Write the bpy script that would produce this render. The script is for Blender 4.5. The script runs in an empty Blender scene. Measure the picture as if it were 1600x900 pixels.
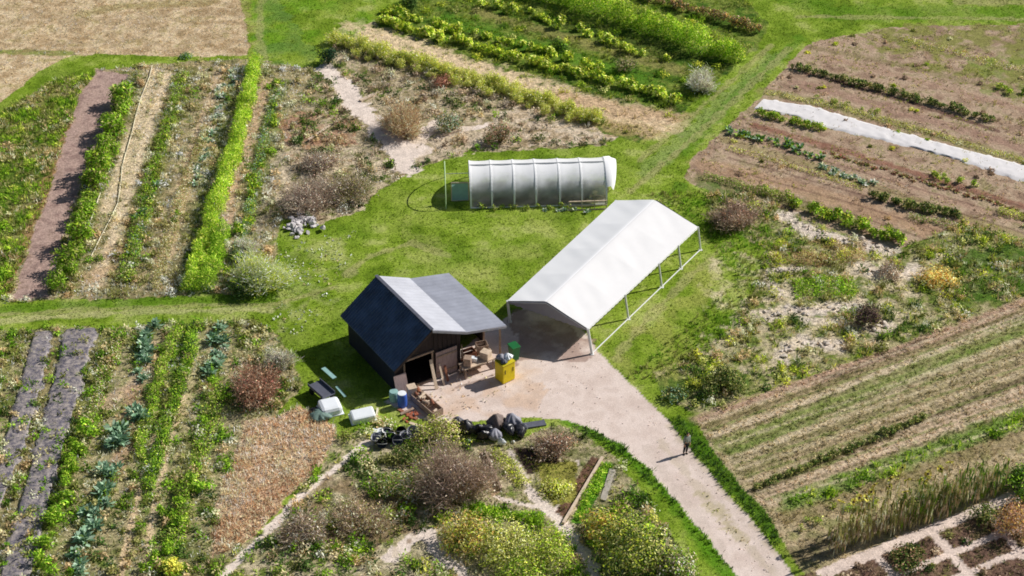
import bpy, math, random
import numpy as np
from mathutils import Vector, Matrix

random.seed(7)
RNG = np.random.default_rng(7)
PI = math.pi
scene = bpy.context.scene
COL = scene.collection

# ------------------------------------------------------------------ survey
# the drone: 116 m from the middle of the plot, looking 34.2 degrees down
PITCH = 0.598
FOC = 2700.0
DIST = 116.0
CAM = np.array([0.0, -DIST * math.cos(PITCH), DIST * math.sin(PITCH)])
FW = np.array([0, math.cos(PITCH), -math.sin(PITCH)])
UP = np.array([0, math.sin(PITCH), math.cos(PITCH)])


def G(px, py, z=0.0):
    """survey: point at height z seen at photo position px,py"""
    d = FW + (px - 800) / FOC * np.array([1.0, 0, 0]) - (py - 450) / FOC * UP
    t = (z - CAM[2]) / d[2]
    p = CAM + t * d
    return Vector((float(p[0]), float(p[1]), float(z)))


def to_px(X, Y):
    dx, dy, dz = X - CAM[0], Y - CAM[1], 0 - CAM[2]
    z = dy * FW[1] + dz * FW[2]
    return 800 + FOC * dx / z, 450 - FOC * (dy * UP[1] + dz * UP[2]) / z


def lin(c):
    c = np.asarray(c, float) / 255.0
    return np.where(c <= 0.04045, c / 12.92, ((c + 0.055) / 1.055) ** 2.4)


def soft(rgb, k=0.13):
    """muted plants and soil: colour pulled a little towards its own grey"""
    c = lin(rgb)
    g = (c * np.array([0.3, 0.6, 0.1])).sum(-1, keepdims=True)
    if rgb[1] > rgb[0]:
        k = 0.0          # living green keeps its full colour
    return c * (1 - k) + g * k


GK = 1.08      # ground albedo from the sunlit look
VK = 1.95


# ------------------------------------------------------------------ noise
def vnoise(x, y, seed=0):
    r = np.random.default_rng(seed + 1000)
    T = r.random((256, 256))
    xi = np.floor(x).astype(int)
    yi = np.floor(y).astype(int)
    fx, fy = x - xi, y - yi
    fx = fx * fx * (3 - 2 * fx)
    fy = fy * fy * (3 - 2 * fy)
    a = T[xi & 255, yi & 255]
    b = T[(xi + 1) & 255, yi & 255]
    c = T[xi & 255, (yi + 1) & 255]
    d = T[(xi + 1) & 255, (yi + 1) & 255]
    return (a * (1 - fx) + b * fx) * (1 - fy) + (c * (1 - fx) + d * fx) * fy


def fbm(x, y, seed=0, oct=4, gain=0.55):
    s = 0
    a = 1.0
    t = 0
    for o in range(oct):
        s = s + a * vnoise(x * 2 ** o + 17.3 * o, y * 2 ** o - 9.1 * o, seed + o)
        t += a
        a *= gain
    return s / t


def pip(U, V, poly):
    inside = np.zeros(U.shape, bool)
    n = len(poly)
    for i in range(n):
        x0, y0 = poly[i]
        x1, y1 = poly[(i + 1) % n]
        if y0 == y1:
            continue
        c = ((y0 > V) != (y1 > V)) & (U < (x1 - x0) * (V - y0) / (y1 - y0) + x0)
        inside ^= c
    return inside


# ------------------------------------------------------------------ tags
def tag(o, label=None, cat=None, group=None, kind=None):
    if label:
        o["label"] = label
    if cat:
        o["category"] = cat
    if group:
        o["group"] = group
    if kind:
        o["kind"] = kind
    return o


def empty(name, loc, label, cat, group=None):
    o = bpy.data.objects.new(name, None)
    o.location = loc
    o.empty_display_size = 0.3
    COL.objects.link(o)
    return tag(o, label, cat, group)


# ------------------------------------------------------------------ materials
MATS = {}


def new_mat(name):
    m = bpy.data.materials.new(name)
    m.use_nodes = True
    nt = m.node_tree
    nt.nodes.clear()
    out = nt.nodes.new("ShaderNodeOutputMaterial")
    return m, nt, out


def plain(name, rgb, rough=0.7, metal=0.0, var=0.25, scale=3.0, spec=0.3, bump=0.0, k=1.0, stretch=None):
    """procedural paint / wood / plastic: base colour broken by two noises"""
    if name in MATS:
        return MATS[name]
    m, nt, out = new_mat(name)
    b = nt.nodes.new("ShaderNodeBsdfPrincipled")
    tc = nt.nodes.new("ShaderNodeTexCoord")
    mp = nt.nodes.new("ShaderNodeMapping")
    if stretch:
        mp.inputs["Scale"].default_value = stretch
    n1 = nt.nodes.new("ShaderNodeTexNoise")
    n1.inputs["Scale"].default_value = scale
    n1.inputs["Detail"].default_value = 6
    n1.inputs["Roughness"].default_value = 0.65
    mr = nt.nodes.new("ShaderNodeMapRange")
    mr.inputs["From Min"].default_value = 0.3
    mr.inputs["From Max"].default_value = 0.7
    mr.inputs["To Min"].default_value = 1 - var
    mr.inputs["To Max"].default_value = 1 + var
    mx = nt.nodes.new("ShaderNodeMix")
    mx.data_type = "RGBA"
    mx.blend_type = "MULTIPLY"
    mx.inputs[0].default_value = 1.0
    c = lin(rgb) * k
    mx.inputs[6].default_value = (*c, 1)
    L = nt.links.new
    L(tc.outputs["Object"], mp.inputs["Vector"])
    L(mp.outputs["Vector"], n1.inputs["Vector"])
    L(n1.outputs["Fac"], mr.inputs["Value"])
    L(mr.outputs["Result"], mx.inputs[7])
    L(mx.outputs[2], b.inputs["Base Color"])
    b.inputs["Roughness"].default_value = rough
    b.inputs["Metallic"].default_value = metal
    b.inputs["Specular IOR Level"].default_value = spec
    if bump:
        bp = nt.nodes.new("ShaderNodeBump")
        bp.inputs["Strength"].default_value = bump
        bp.inputs["Distance"].default_value = 0.03
        L(n1.outputs["Fac"], bp.inputs["Height"])
        L(bp.outputs["Normal"], b.inputs["Normal"])
    L(b.outputs[0], out.inputs["Surface"])
    MATS[name] = m
    return m


def ground_mat(name, s1=7.0, s2=28.0, var=0.35, bump=0.6, dist=0.06, rough=0.95):
    m, nt, out = new_mat(name)
    L = nt.links.new
    b = nt.nodes.new("ShaderNodeBsdfPrincipled")
    b.inputs["Roughness"].default_value = rough
    b.inputs["Specular IOR Level"].default_value = 0.1
    at = nt.nodes.new("ShaderNodeAttribute")
    at.attribute_name = "Col"
    tc = nt.nodes.new("ShaderNodeTexCoord")
    n1 = nt.nodes.new("ShaderNodeTexNoise")
    n1.inputs["Scale"].default_value = s1
    n1.inputs["Detail"].default_value = 5
    n1.inputs["Roughness"].default_value = 0.7
    n2 = nt.nodes.new("ShaderNodeTexVoronoi")
    n2.inputs["Scale"].default_value = s2 * 0.4
    L(tc.outputs["Object"], n1.inputs["Vector"])
    L(tc.outputs["Object"], n2.inputs["Vector"])
    mr = nt.nodes.new("ShaderNodeMapRange")
    mr.inputs["From Min"].default_value = 0.32
    mr.inputs["From Max"].default_value = 0.68
    mr.inputs["To Min"].default_value = 1 - var
    mr.inputs["To Max"].default_value = 1 + var
    L(n1.outputs["Fac"], mr.inputs["Value"])
    mr2 = nt.nodes.new("ShaderNodeMapRange")
    mr2.inputs["From Max"].default_value = 0.6
    mr2.inputs["To Min"].default_value = 1 + var * 0.4
    mr2.inputs["To Max"].default_value = 1 - var * 0.4
    L(n2.outputs["Distance"], mr2.inputs["Value"])
    mul = nt.nodes.new("ShaderNodeMath")
    mul.operation = "MULTIPLY"
    L(mr.outputs["Result"], mul.inputs[0])
    L(mr2.outputs["Result"], mul.inputs[1])
    mx = nt.nodes.new("ShaderNodeMix")
    mx.data_type = "RGBA"
    mx.blend_type = "MULTIPLY"
    mx.inputs[0].default_value = 1.0
    L(at.outputs["Color"], mx.inputs[6])
    L(mul.outputs[0], mx.inputs[7])
    L(mx.outputs[2], b.inputs["Base Color"])
    bp = nt.nodes.new("ShaderNodeBump")
    bp.inputs["Strength"].default_value = bump
    bp.inputs["Distance"].default_value = dist
    L(n1.outputs["Fac"], bp.inputs["Height"])
    L(bp.outputs["Normal"], b.inputs["Normal"])
    L(b.outputs[0], out.inputs["Surface"])
    return m


def leaf_mat(name="leaf", trans=0.22):
    m, nt, out = new_mat(name)
    L = nt.links.new
    at = nt.nodes.new("ShaderNodeAttribute")
    at.attribute_name = "Col"
    tc = nt.nodes.new("ShaderNodeTexCoord")
    n1 = nt.nodes.new("ShaderNodeTexNoise")
    n1.inputs["Scale"].default_value = 6
    L(tc.outputs["Object"], n1.inputs["Vector"])
    mr = nt.nodes.new("ShaderNodeMapRange")
    mr.inputs["To Min"].default_value = 0.75
    mr.inputs["To Max"].default_value = 1.25
    L(n1.outputs["Fac"], mr.inputs["Value"])
    mx = nt.nodes.new("ShaderNodeMix")
    mx.data_type = "RGBA"
    mx.blend_type = "MULTIPLY"
    mx.inputs[0].default_value = 1.0
    L(at.outputs["Color"], mx.inputs[6])
    L(mr.outputs["Result"], mx.inputs[7])
    d = nt.nodes.new("ShaderNodeBsdfDiffuse")
    t = nt.nodes.new("ShaderNodeBsdfTranslucent")
    L(mx.outputs[2], d.inputs["Color"])
    L(mx.outputs[2], t.inputs["Color"])
    ms = nt.nodes.new("ShaderNodeMixShader")
    ms.inputs[0].default_value = trans
    L(d.outputs[0], ms.inputs[1])
    L(t.outputs[0], ms.inputs[2])
    L(ms.outputs[0], out.inputs["Surface"])
    return m


LEAF = leaf_mat()

# ------------------------------------------------------------------ mesh from arrays


def np_mesh(name, V, Q, C=None, mat=None, smooth=False):
    """V (n,3), Q (m,4) quads, C (n,3) linear colours per vertex"""
    me = bpy.data.meshes.new(name)
    n, m = len(V), len(Q)
    me.vertices.add(n)
    me.vertices.foreach_set("co", np.ascontiguousarray(V, np.float32).ravel())
    me.loops.add(m * 4)
    me.loops.foreach_set("vertex_index", np.ascontiguousarray(Q, np.int32).ravel())
    me.polygons.add(m)
    me.polygons.foreach_set("loop_start", np.arange(0, m * 4, 4, dtype=np.int32))
    me.polygons.foreach_set("loop_total", np.full(m, 4, np.int32))
    if smooth:
        me.polygons.foreach_set("use_smooth", np.ones(m, bool))
    me.update(calc_edges=True)
    if C is not None:
        a = me.color_attributes.new("Col", "FLOAT_COLOR", "POINT")
        c4 = np.ones((n, 4), np.float32)
        c4[:, :3] = C
        a.data.foreach_set("color", c4.ravel())
    if mat:
        me.materials.append(mat)
    return me


def link(name, me, parent=None, loc=(0, 0, 0)):
    o = bpy.data.objects.new(name, me)
    COL.objects.link(o)
    o.location = loc
    if parent is not None:
        o.parent = parent
    return o


# ------------------------------------------------------------------ GROUND
STEP = 0.125
gx = np.arange(-56, 56 + 1e-6, STEP)
gy = np.arange(-35, 54 + 1e-6, STEP)
NX, NY = len(gx), len(gy)
X, Y = np.meshgrid(gx, gy, indexing="ij")
U0, V0 = to_px(X, Y)
W1 = fbm(X * 0.9, Y * 0.9, 11, 4) - 0.5
W2 = fbm(X * 0.9, Y * 0.9, 31, 4) - 0.5

CLASSES = ["lawn"]
cls = np.zeros((NX, NY), np.int16)
colr = np.zeros((NX, NY, 3))
hgt = np.zeros((NX, NY))


def mixcols(cols, sc, seed, shp, xs=None, ys=None):
    xs = X if xs is None else xs
    ys = Y if ys is None else ys
    n = fbm(xs * sc, ys * sc, seed, 5, 0.62)
    n = np.clip((n - 0.28) / 0.44, 0, 0.9999)
    k = len(cols) - 1
    L_ = [soft(c) * GK for c in cols]
    res = np.zeros(shp + (3,))
    t = n * k
    i = np.floor(t).astype(int)
    f = (t - i)[..., None]
    A = np.array(L_)
    return A[i] * (1 - f) + A[np.minimum(i + 1, k)] * f


def win(pts, pad):
    P = [G(*p) for p in pts]
    i0 = int(np.clip((min(p.x for p in P) - pad - gx[0]) / STEP, 0, NX))
    i1 = int(np.clip((max(p.x for p in P) + pad - gx[0]) / STEP + 2, 0, NX))
    j0 = int(np.clip((min(p.y for p in P) - pad - gy[0]) / STEP, 0, NY))
    j1 = int(np.clip((max(p.y for p in P) + pad - gy[0]) / STEP + 2, 0, NY))
    return (slice(i0, max(i1, i0)), slice(j0, max(j1, j0)))


def layer(c, poly, cols, sc=0.9, amp=0.05, seed=1, wob=0.35, hs=3.0):
    if c not in CLASSES:
        CLASSES.append(c)
    ci = CLASSES.index(c)
    k = 23.0 * wob * 2
    w_ = win(poly, 2.0)
    m = pip(U0[w_] + W1[w_] * k, V0[w_] + W2[w_] * k * 0.6, poly)
    xs, ys = X[w_][m], Y[w_][m]
    colr[w_][m] = mixcols(cols, sc, seed, xs.shape, xs, ys)
    cls[w_][m] = ci
    hgt[w_][m] = (fbm(xs * hs, ys * hs, seed + 70, 3) - 0.3) * amp


# base lawn
colr[:] = mixcols([(98, 124, 28), (118, 144, 38), (138, 160, 56), (166, 176, 96)], 0.55, 3, X.shape)
hgt[:] = fbm(X * 2.2, Y * 2.2, 77, 3) * 0.04


def stroke(pts, w, col, s=0.8, rag=0.6, seed=5, sc=1.6, h=0.0, c=None, only=None, amp=None):
    """colour (and, with c, the ground class) along a line, ragged edge"""
    w_ = win(pts, w * 1.6 + 0.3)
    xs, ys = X[w_], Y[w_]
    if xs.size == 0:
        return
    P = [G(*p) for p in pts]
    D = np.full(xs.shape, 99.0)
    for a, b in zip(P[:-1], P[1:]):
        dx, dy = b.x - a.x, b.y - a.y
        l2 = dx * dx + dy * dy + 1e-9
        t = np.clip(((xs - a.x) * dx + (ys - a.y) * dy) / l2, 0, 1)
        D = np.minimum(D, np.hypot(xs - a.x - t * dx, ys - a.y - t * dy))
    near = D < w * 1.5 + 0.2
    if only is not None:
        near &= cls[w_] == CLASSES.index(only)
    xs, ys, D = xs[near], ys[near], D[near]
    n = fbm(xs * sc, ys * sc, seed, 4)
    D = D + (n - 0.5) * w * rag * 1.6
    if c is None:
        t = np.clip((w / 2 - D) / (w * 0.28) + 0.5, 0, 1) * s
        t = t * np.clip(0.35 + 1.3 * n, 0, 1)
    else:
        t = (D < w / 2).astype(float) * s
    cc = soft(col) * GK * (0.75 + 0.5 * fbm(xs * 3.3, ys * 3.3, seed + 9, 3))[..., None]
    tt = t[..., None]
    colr[w_][near] = colr[w_][near] * (1 - tt) + cc * tt
    if c is not None:
        if c not in CLASSES:
            CLASSES.append(c)
        k_ = cls[w_][near]
        k_[D < w / 2] = CLASSES.index(c)
        cls[w_][near] = k_
        if amp is not None:
            h_ = hgt[w_][near]
            h_[D < w / 2] = (fbm(xs * 3, ys * 3, seed, 3) * amp)[D < w / 2]
            hgt[w_][near] = h_


def tint(poly, col, s=0.6, seed=2, sc=0.7, lo=0.4, only=None):
    w_ = win(poly, 2.0)
    m = pip(U0[w_] + W1[w_] * 40, V0[w_] + W2[w_] * 40, poly)
    if only is not None:
        m &= cls[w_] == CLASSES.index(only)
    xs, ys = X[w_][m], Y[w_][m]
    n = fbm(xs * sc, ys * sc, seed, 4)
    t = (np.clip((n - lo) / 0.2, 0, 1) * s)[..., None]
    cc = soft(col) * GK * (0.75 + 0.5 * fbm(xs * 3.3, ys * 3.3, seed + 9, 3))[..., None]
    colr[w_][m] = colr[w_][m] * (1 - t) + cc * t


ALLP = [(-200, -200), (1800, -200), (1800, 1100), (-200, 1100)]
# --- fields -------------------------------------------------------------
STUBBLE = [(176, 148, 106), (202, 174, 132), (220, 196, 156), (186, 166, 112)]
layer("stubble_field", [(-400, -300), (372, -300), (376, 0), (390, 72), (386, 86), (300, 90), (210, 86), (112, 86), (60, 112), (30, 138), (0, 162), (-300, 330)], STUBBLE, 1.1, 0.06, 8, 0.2)
stroke([(-100, 80), (60, 82), (108, 84)], 0.9, (128, 140, 62), 0.9)
stroke([(130, 22), (190, 10), (330, 4)], 1.4, (150, 142, 66), 0.55)
tint([(0, 0), (390, 0), (390, 80), (0, 80)], (150, 124, 84), 0.5, 4, 1.4)
# wild ground at the far left
layer("wild_ground", [(-300, 340), (0, 178), (60, 140), (108, 118), (170, 112), (120, 200), (85, 280), (45, 380), (14, 468), (-300, 470)], [(70, 96, 30), (104, 126, 46), (134, 138, 70), (156, 146, 96)], 0.8, 0.12, 14)
stroke([(118, 190), (95, 250), (60, 340), (22, 455)], 1.5, (172, 124, 86), 0.8, seed=21)
stroke([(-30, 300), (20, 250), (60, 210), (105, 180)], 1.6, (70, 92, 24), 0.6, seed=22)
# left vegetable field
layer("vegetable_field", [(150, 108), (240, 100), (400, 92), (512, 112), (470, 230), (440, 330), (432, 400), (410, 458), (200, 466), (10, 472), (50, 370), (88, 270), (115, 190)], [(116, 114, 66), (152, 140, 94), (190, 170, 126), (128, 134, 68)], 1.3, 0.10, 24)
# lower left field
layer("vegetable_field", [(-500, 516), (0, 516), (160, 512), (400, 500), (440, 530), (475, 600), (420, 660), (360, 760), (330, 880), (320, 1100), (-700, 1100)], [(108, 118, 58), (148, 142, 92), (186, 170, 124), (118, 134, 62)], 1.2, 0.10, 34)
# dry bracken patch
layer("dry_patch", [(382, 662), (470, 640), (520, 662), (522, 690), (500, 724), (442, 790), (392, 842), (326, 878), (336, 802), (356, 730)], [(182, 145, 111), (211, 175, 138), (226, 194, 158), (190, 151, 115)], 2.2, 0.16, 44, 0.5)
# bottom middle garden
layer("garden_ground", [(520, 690), (590, 660), (660, 668), (720, 690), (800, 690), (860, 664), (905, 672), (960, 712), (1010, 780), (1060, 850), (1100, 940), (1140, 1100), (280, 1100), (330, 870), (400, 840), (450, 790), (505, 722)], [(98, 108, 54), (138, 134, 86), (188, 172, 132), (112, 128, 56)], 1.2, 0.12, 54)
# middle top garden
layer("garden_ground", [(505, 100), (530, 62), (640, 92), (760, 130), (860, 160), (940, 196), (950, 228), (735, 238), (690, 250), (640, 268), (590, 300), (560, 330), (500, 350), (440, 340), (440, 250), (470, 180)], [(104, 106, 58), (156, 140, 100), (204, 184, 150), (116, 124, 60)], 1.3, 0.12, 64)
layer("garden_ground", [(735, 232), (950, 222), (1000, 205), (940, 186), (860, 150), (780, 170)], [(150, 130, 92), (196, 172, 138), (222, 202, 176), (140, 130, 80)], 1.2, 0.08, 65)
# upper middle field
layer("vegetable_field", [(560, 46), (600, 20), (640, -10), (760, -160), (1000, -160), (1200, 36), (1196, 56), (1160, 96), (1120, 130), (1080, 165), (1045, 196), (1000, 226), (945, 210), (900, 180), (780, 128), (640, 84), (530, 60)], [(64, 92, 26), (88, 116, 36), (128, 140, 62), (84, 108, 34)], 0.9, 0.10, 74)
stroke([(560, 48), (660, 84), (790, 124), (900, 160), (1030, 196)], 3.4, (228, 200, 158), 1.0, seed=75)
stroke([(880, 150), (960, 172), (1050, 184)], 2.2, (200, 166, 126), 0.9, seed=76)
stroke([(900, 178), (950, 196), (1010, 206)], 2.4, (180, 150, 98), 0.7, seed=77)
stroke([(700, 32), (800, 62), (900, 92), (1010, 128)], 2.0, (84, 128, 30), 0.8, seed=78)
stroke([(750, 20), (860, 52), (960, 80), (1060, 110)], 1.6, (150, 136, 76), 0.6, seed=79)
stroke([(820, 22), (960, 58), (1080, 92), (1130, 108)], 1.4, (36, 58, 14), 0.75, seed=80)  # dark shadow below the tall hedge row, painted into the ground
stroke([(1090, 70), (1170, 78)], 1.6, (150, 150, 84), 0.6, seed=81)
# top right soil field
SOIL = [(146, 118, 96), (168, 140, 114), (186, 160, 132), (154, 138, 98)]
layer("soil_field", [(1266, 66), (1360, 50), (1390, 43), (1700, 36), (2100, 30), (2100, 520), (1700, 390), (1600, 372), (1500, 352), (1400, 390), (1300, 372), (1230, 330), (1120, 305), (1068, 280), (1078, 250), (1128, 206), (1190, 148), (1229, 105)], SOIL, 1.0, 0.07, 84, 0.25)
tint([(1330, 46), (1700, 36), (1700, 150), (1500, 130), (1380, 90)], (128, 130, 64), 0.85, 85, 0.9, 0.36)
tint([(1500, 80), (1700, 80), (1700, 170), (1540, 150)], (120, 136, 58), 0.7, 86, 0.9, 0.4)
for i, (pts, w, c, s) in enumerate([
        ([(1194, 143), (1300, 165), (1450, 208), (1600, 252), (1700, 282)], 1.2, (142, 136, 74), 0.8),
        ([(1240, 128), (1400, 172), (1600, 232)], 1.2, (158, 122, 104), 0.7),
        ([(1130, 218), (1240, 250), (1420, 310), (1600, 372)], 0.9, (152, 140, 84), 0.7),
        ([(1100, 258), (1230, 290), (1370, 332), (1500, 378)], 1.8, (178, 142, 108), 0.75),
        ([(1105, 280), (1200, 304), (1330, 345)], 1.6, (116, 116, 56), 0.8),
        ([(1180, 196), (1330, 240), (1500, 292), (1640, 336)], 0.8, (142, 92, 72), 0.8),
        ([(1150, 212), (1320, 258), (1480, 312), (1620, 355)], 0.7, (176, 142, 118), 0.7),
        ([(1290, 90), (1440, 128), (1600, 172)], 1.0, (170, 134, 112), 0.6),
        ([(1270, 75), (1400, 100), (1600, 150)], 0.8, (132, 118, 76), 0.6),
        ([(1260, 115), (1420, 160), (1560, 205)], 0.5, (98, 66, 58), 0.8)]):
    stroke(pts, w, c, s, seed=90 + i)
for i in range(9):                                   # furrows between the rows
    o = i * 17
    stroke([(1150 + o * -0.2, 196 + o), (1350, 252 + o * 1.05), (1620, 330 + o * 1.2)], 0.22, (104, 74, 62), 0.6, 0.5, seed=110 + i, only="soil_field")
# weedy ground on the right
layer("wild_ground", [(1095, 300), (1180, 310), (1300, 360), (1400, 392), (1500, 350), (1600, 372), (1800, 420), (1800, 390), (1600, 466), (1400, 540), (1250, 592), (1085, 652), (1030, 610), (1020, 585), (1100, 540), (1150, 500), (1190, 430), (1200, 390), (1120, 345)], [(94, 116, 46), (128, 136, 70), (180, 166, 122), (116, 134, 58)], 0.9, 0.12, 124)
tint([(1480, 392), (1700, 380), (1700, 440), (1600, 464), (1500, 470)], (74, 108, 30), 0.8, 125, 0.6, 0.3)
for i, (pts, w) in enumerate([
        ([(1227, 335), (1250, 352), (1267, 364), (1310, 372), (1350, 384), (1392, 393)], 0.9),
        ([(1195, 492), (1240, 486), (1290, 484), (1338, 476)], 1.0), ([(1255, 500), (1310, 506)], .5),
        ([(1224, 560), (1234, 542), (1258, 533), (1311, 540)], 0.9), ([(1362, 514), (1384, 510)], 0.8),
        ([(1347, 420), (1380, 430), (1427, 424)], 1.1), ([(1205, 424), (1250, 420)], 0.5), ([(1200, 440), (1225, 462)], .6)]):
    stroke(pts, w * 1.3, (228, 210, 192), 1.0, 0.9, seed=130 + i, sc=2.2)
tint([(1100, 400), (1500, 390), (1460, 500), (1200, 590), (1090, 560)], (222, 202, 166), 0.75, 141, 1.3, 0.47)
tint([(430, 230), (640, 240), (560, 330), (430, 330)], (220, 200, 170), 0.7, 142, 1.5, 0.45)
tint([(540, 690), (930, 700), (960, 930), (340, 930)], (218, 200, 164), 0.65, 143, 1.5, 0.5)
tint([(1205, 378), (1355, 376), (1360, 412), (1210, 414)], (150, 116, 62), 0.7, 140)
# lower right striped field
layer("vegetable_field", [(1086, 654), (1250, 594), (1400, 540), (1600, 464), (1900, 350), (1900, 760), (1600, 770), (1400, 850), (1260, 900), (1236, 870), (1196, 800), (1120, 712)], [(146, 138, 90), (176, 158, 116), (192, 170, 132), (156, 150, 94)], 0.9, 0.06, 144, 0.2)
for i, (pts, w, c, s) in enumerate([
        ([(1090, 655), (1265, 595), (1430, 538), (1600, 474), (1800, 398)], 0.9, (186, 148, 128), 0.85),
        ([(1290, 592), (1360, 566), (1440, 534)], 0.4, (92, 66, 54), 0.8),
        ([(1100, 668), (1270, 610), (1440, 548), (1600, 486), (1800, 405)], 0.5, (142, 124, 82), 0.8),
        ([(1110, 682), (1265, 627), (1430, 562), (1600, 492), (1800, 410)], 0.5, (216, 194, 164), 0.85),
        ([(1130, 698), (1290, 632), (1450, 566), (1600, 510)], 1.1, (122, 142, 62), 0.75),
        ([(1140, 708), (1300, 642), (1470, 574), (1600, 520)], 0.7, (108, 138, 46), 0.7),
        ([(1146, 722), (1310, 648), (1450, 588), (1600, 528), (1800, 448)], 0.5, (206, 188, 150), 0.8),
        ([(1160, 735), (1330, 660), (1500, 590), (1640, 534)], 1.0, (150, 138, 92), 0.7),
        ([(1172, 748), (1340, 676), (1500, 610), (1640, 552)], 0.8, (176, 152, 116), 0.7),
        ([(1180, 768), (1300, 718), (1450, 656), (1640, 578)], 0.55, (82, 68, 40), 0.95),
        ([(1200, 778), (1330, 722), (1480, 662), (1640, 598), (1800, 530)], 1.3, (208, 178, 150), 0.9),
        ([(1235, 786), (1365, 737), (1500, 690), (1640, 634)], 1.5, (98, 142, 36), 0.85),
        ([(1230, 812), (1360, 764), (1480, 722), (1600, 682)], 1.2, (140, 122, 76), 0.75),
        ([(1250, 868), (1400, 812), (1560, 752)], 1.5, (88, 74, 42), 0.7)]):
    stroke(pts, w, c, s * 0.8, 0.6, seed=150 + i)
for i in range(22):
    f = (i + 0.5) / 22
    a = (1090 + 112 * f, 660 + 130 * f)
    b_ = (1700, 436 + 196 * f)
    stroke([a, ((a[0] + b_[0]) / 2, (a[1] + b_[1]) / 2), b_], 0.2, [(214, 196, 160), (104, 96, 52), (112, 134, 56)][i % 3], 0.55, 0.9, seed=620 + i)
# bottom right garden
layer("garden_ground", [(1240, 905), (1400, 850), (1560, 782), (1700, 730), (1900, 660), (1900, 1100), (1260, 1100)], [(98, 76, 62), (122, 92, 76), (136, 110, 84), (104, 96, 56)], 1.2, 0.1, 164)
for i, (pts, w) in enumerate([
        ([(1286, 896), (1450, 830), (1640, 754)], 0.75), ([(1385, 906), (1530, 848), (1700, 780)], 0.5), ([(1470, 914), (1570, 872), (1720, 812)], 0.5),
        ([(1366, 866), (1412, 912)], 0.45), ([(1455, 830), (1524, 910)], 0.6), ([(1536, 796), (1600, 872)], 0.45), ([(1612, 768), (1680, 846)], 0.45)]):
    stroke(pts, w, (220, 198, 184), 1.0, 0.22, seed=170 + i, c="garden_path", amp=0.03)

# --- left field strips
SOILS = [(150, 122, 112), (172, 142, 130), (186, 156, 142), (158, 130, 116)]
layer("soil_field", [(150, 110), (176, 112), (200, 116), (170, 184), (140, 246), (112, 330), (92, 400), (74, 466), (18, 470), (44, 392), (82, 284), (108, 200), (126, 150)], SOILS, 1.6, 0.07, 184, 0.25)
STRAW = (226, 202, 164)
for i, (pts, w, c, s) in enumerate([
        ([(205, 118), (178, 200), (140, 320), (105, 450)], 1.5, (98, 118, 38), 0.8),
        ([(243, 110), (216, 190), (190, 262), (166, 330)], 0.9, STRAW, 0.9),
        ([(262, 118), (240, 180), (216, 250), (186, 350), (150, 445)], 0.9, STRAW, 0.95),
        ([(290, 112), (262, 200), (225, 330), (190, 450)], 1.8, (116, 118, 58), 0.85),
        ([(342, 116), (318, 190), (290, 280), (262, 400)], 0.9, (206, 178, 138), 0.9),
        ([(330, 190), (300, 250), (268, 350)], 0.8, (196, 164, 120), 0.8),
        ([(372, 108), (350, 190), (312, 330), (286, 450)], 1.0, (96, 112, 44), 0.8),
        ([(396, 104), (376, 190), (340, 320), (310, 455)], 1.2, (112, 150, 34), 0.85),
        ([(416, 128), (398, 190), (374, 270), (348, 360)], 0.9, (200, 166, 132), 0.95),
        ([(440, 130), (420, 220), (396, 320), (374, 420)], 1.3, (112, 128, 58), 0.75),
        ([(452, 190), (430, 270), (404, 360)], 0.8, (172, 156, 128), 0.8)]):
    stroke(pts, w, c, s, 0.6, seed=200 + i, only="vegetable_field")
tint([(150, 350), (260, 350), (250, 460), (100, 462)], (188, 152, 112), 0.6, 215)
# lower-left strips
for i, (pts, w, c, s) in enumerate([
        ([(175, 516), (130, 640), (80, 800), (40, 950)], 1.6, (120, 128, 58), 0.8),
        ([(20, 520), (-10, 600), (-80, 760)], 1.6, (142, 146, 76), 0.8),
        ([(86, 530), (66, 640), (30, 740), (-20, 900)], 0.8, (146, 132, 84), 0.85),
        ([(240, 540), (215, 600), (180, 620), (160, 640)], 0.9, (206, 176, 140), 0.85),
        ([(212, 610), (195, 690), (180, 740)], 1.1, (188, 152, 116), 0.85),
        ([(300, 505), (268, 600), (245, 700), (225, 780)], 1.6, (98, 132, 40), 0.85),
        ([(284, 508), (262, 580), (246, 660), (238, 690)], 0.3, (40, 50, 22), 0.9),
        ([(250, 655), (234, 710), (212, 790), (190, 890), (180, 950)], 0.42, (222, 192, 148), 1.0),
        ([(288, 620), (266, 690), (246, 770), (225, 890), (215, 950)], 0.42, (220, 192, 150), 1.0),
        ([(310, 520), (300, 600), (285, 650)], 0.4, (202, 184, 132), 0.8),
        ([(330, 640), (300, 720), (270, 830)], 1.6, (116, 124, 60), 0.7)]):
    stroke(pts, w, c, s, 0.5, seed=230 + i, only="vegetable_field")
# worn line in the left grass path
stroke([(-60, 508), (0, 502), (100, 494), (200, 488), (290, 486), (420, 484)], 0.6, (190, 184, 122), 0.75, 0.9, seed=250, sc=1.0, only="lawn")
stroke([(-60, 488), (100, 478), (330, 468), (420, 466)], 1.2, (76, 118, 20), 0.6, 0.6, seed=251, only="lawn")
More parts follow.
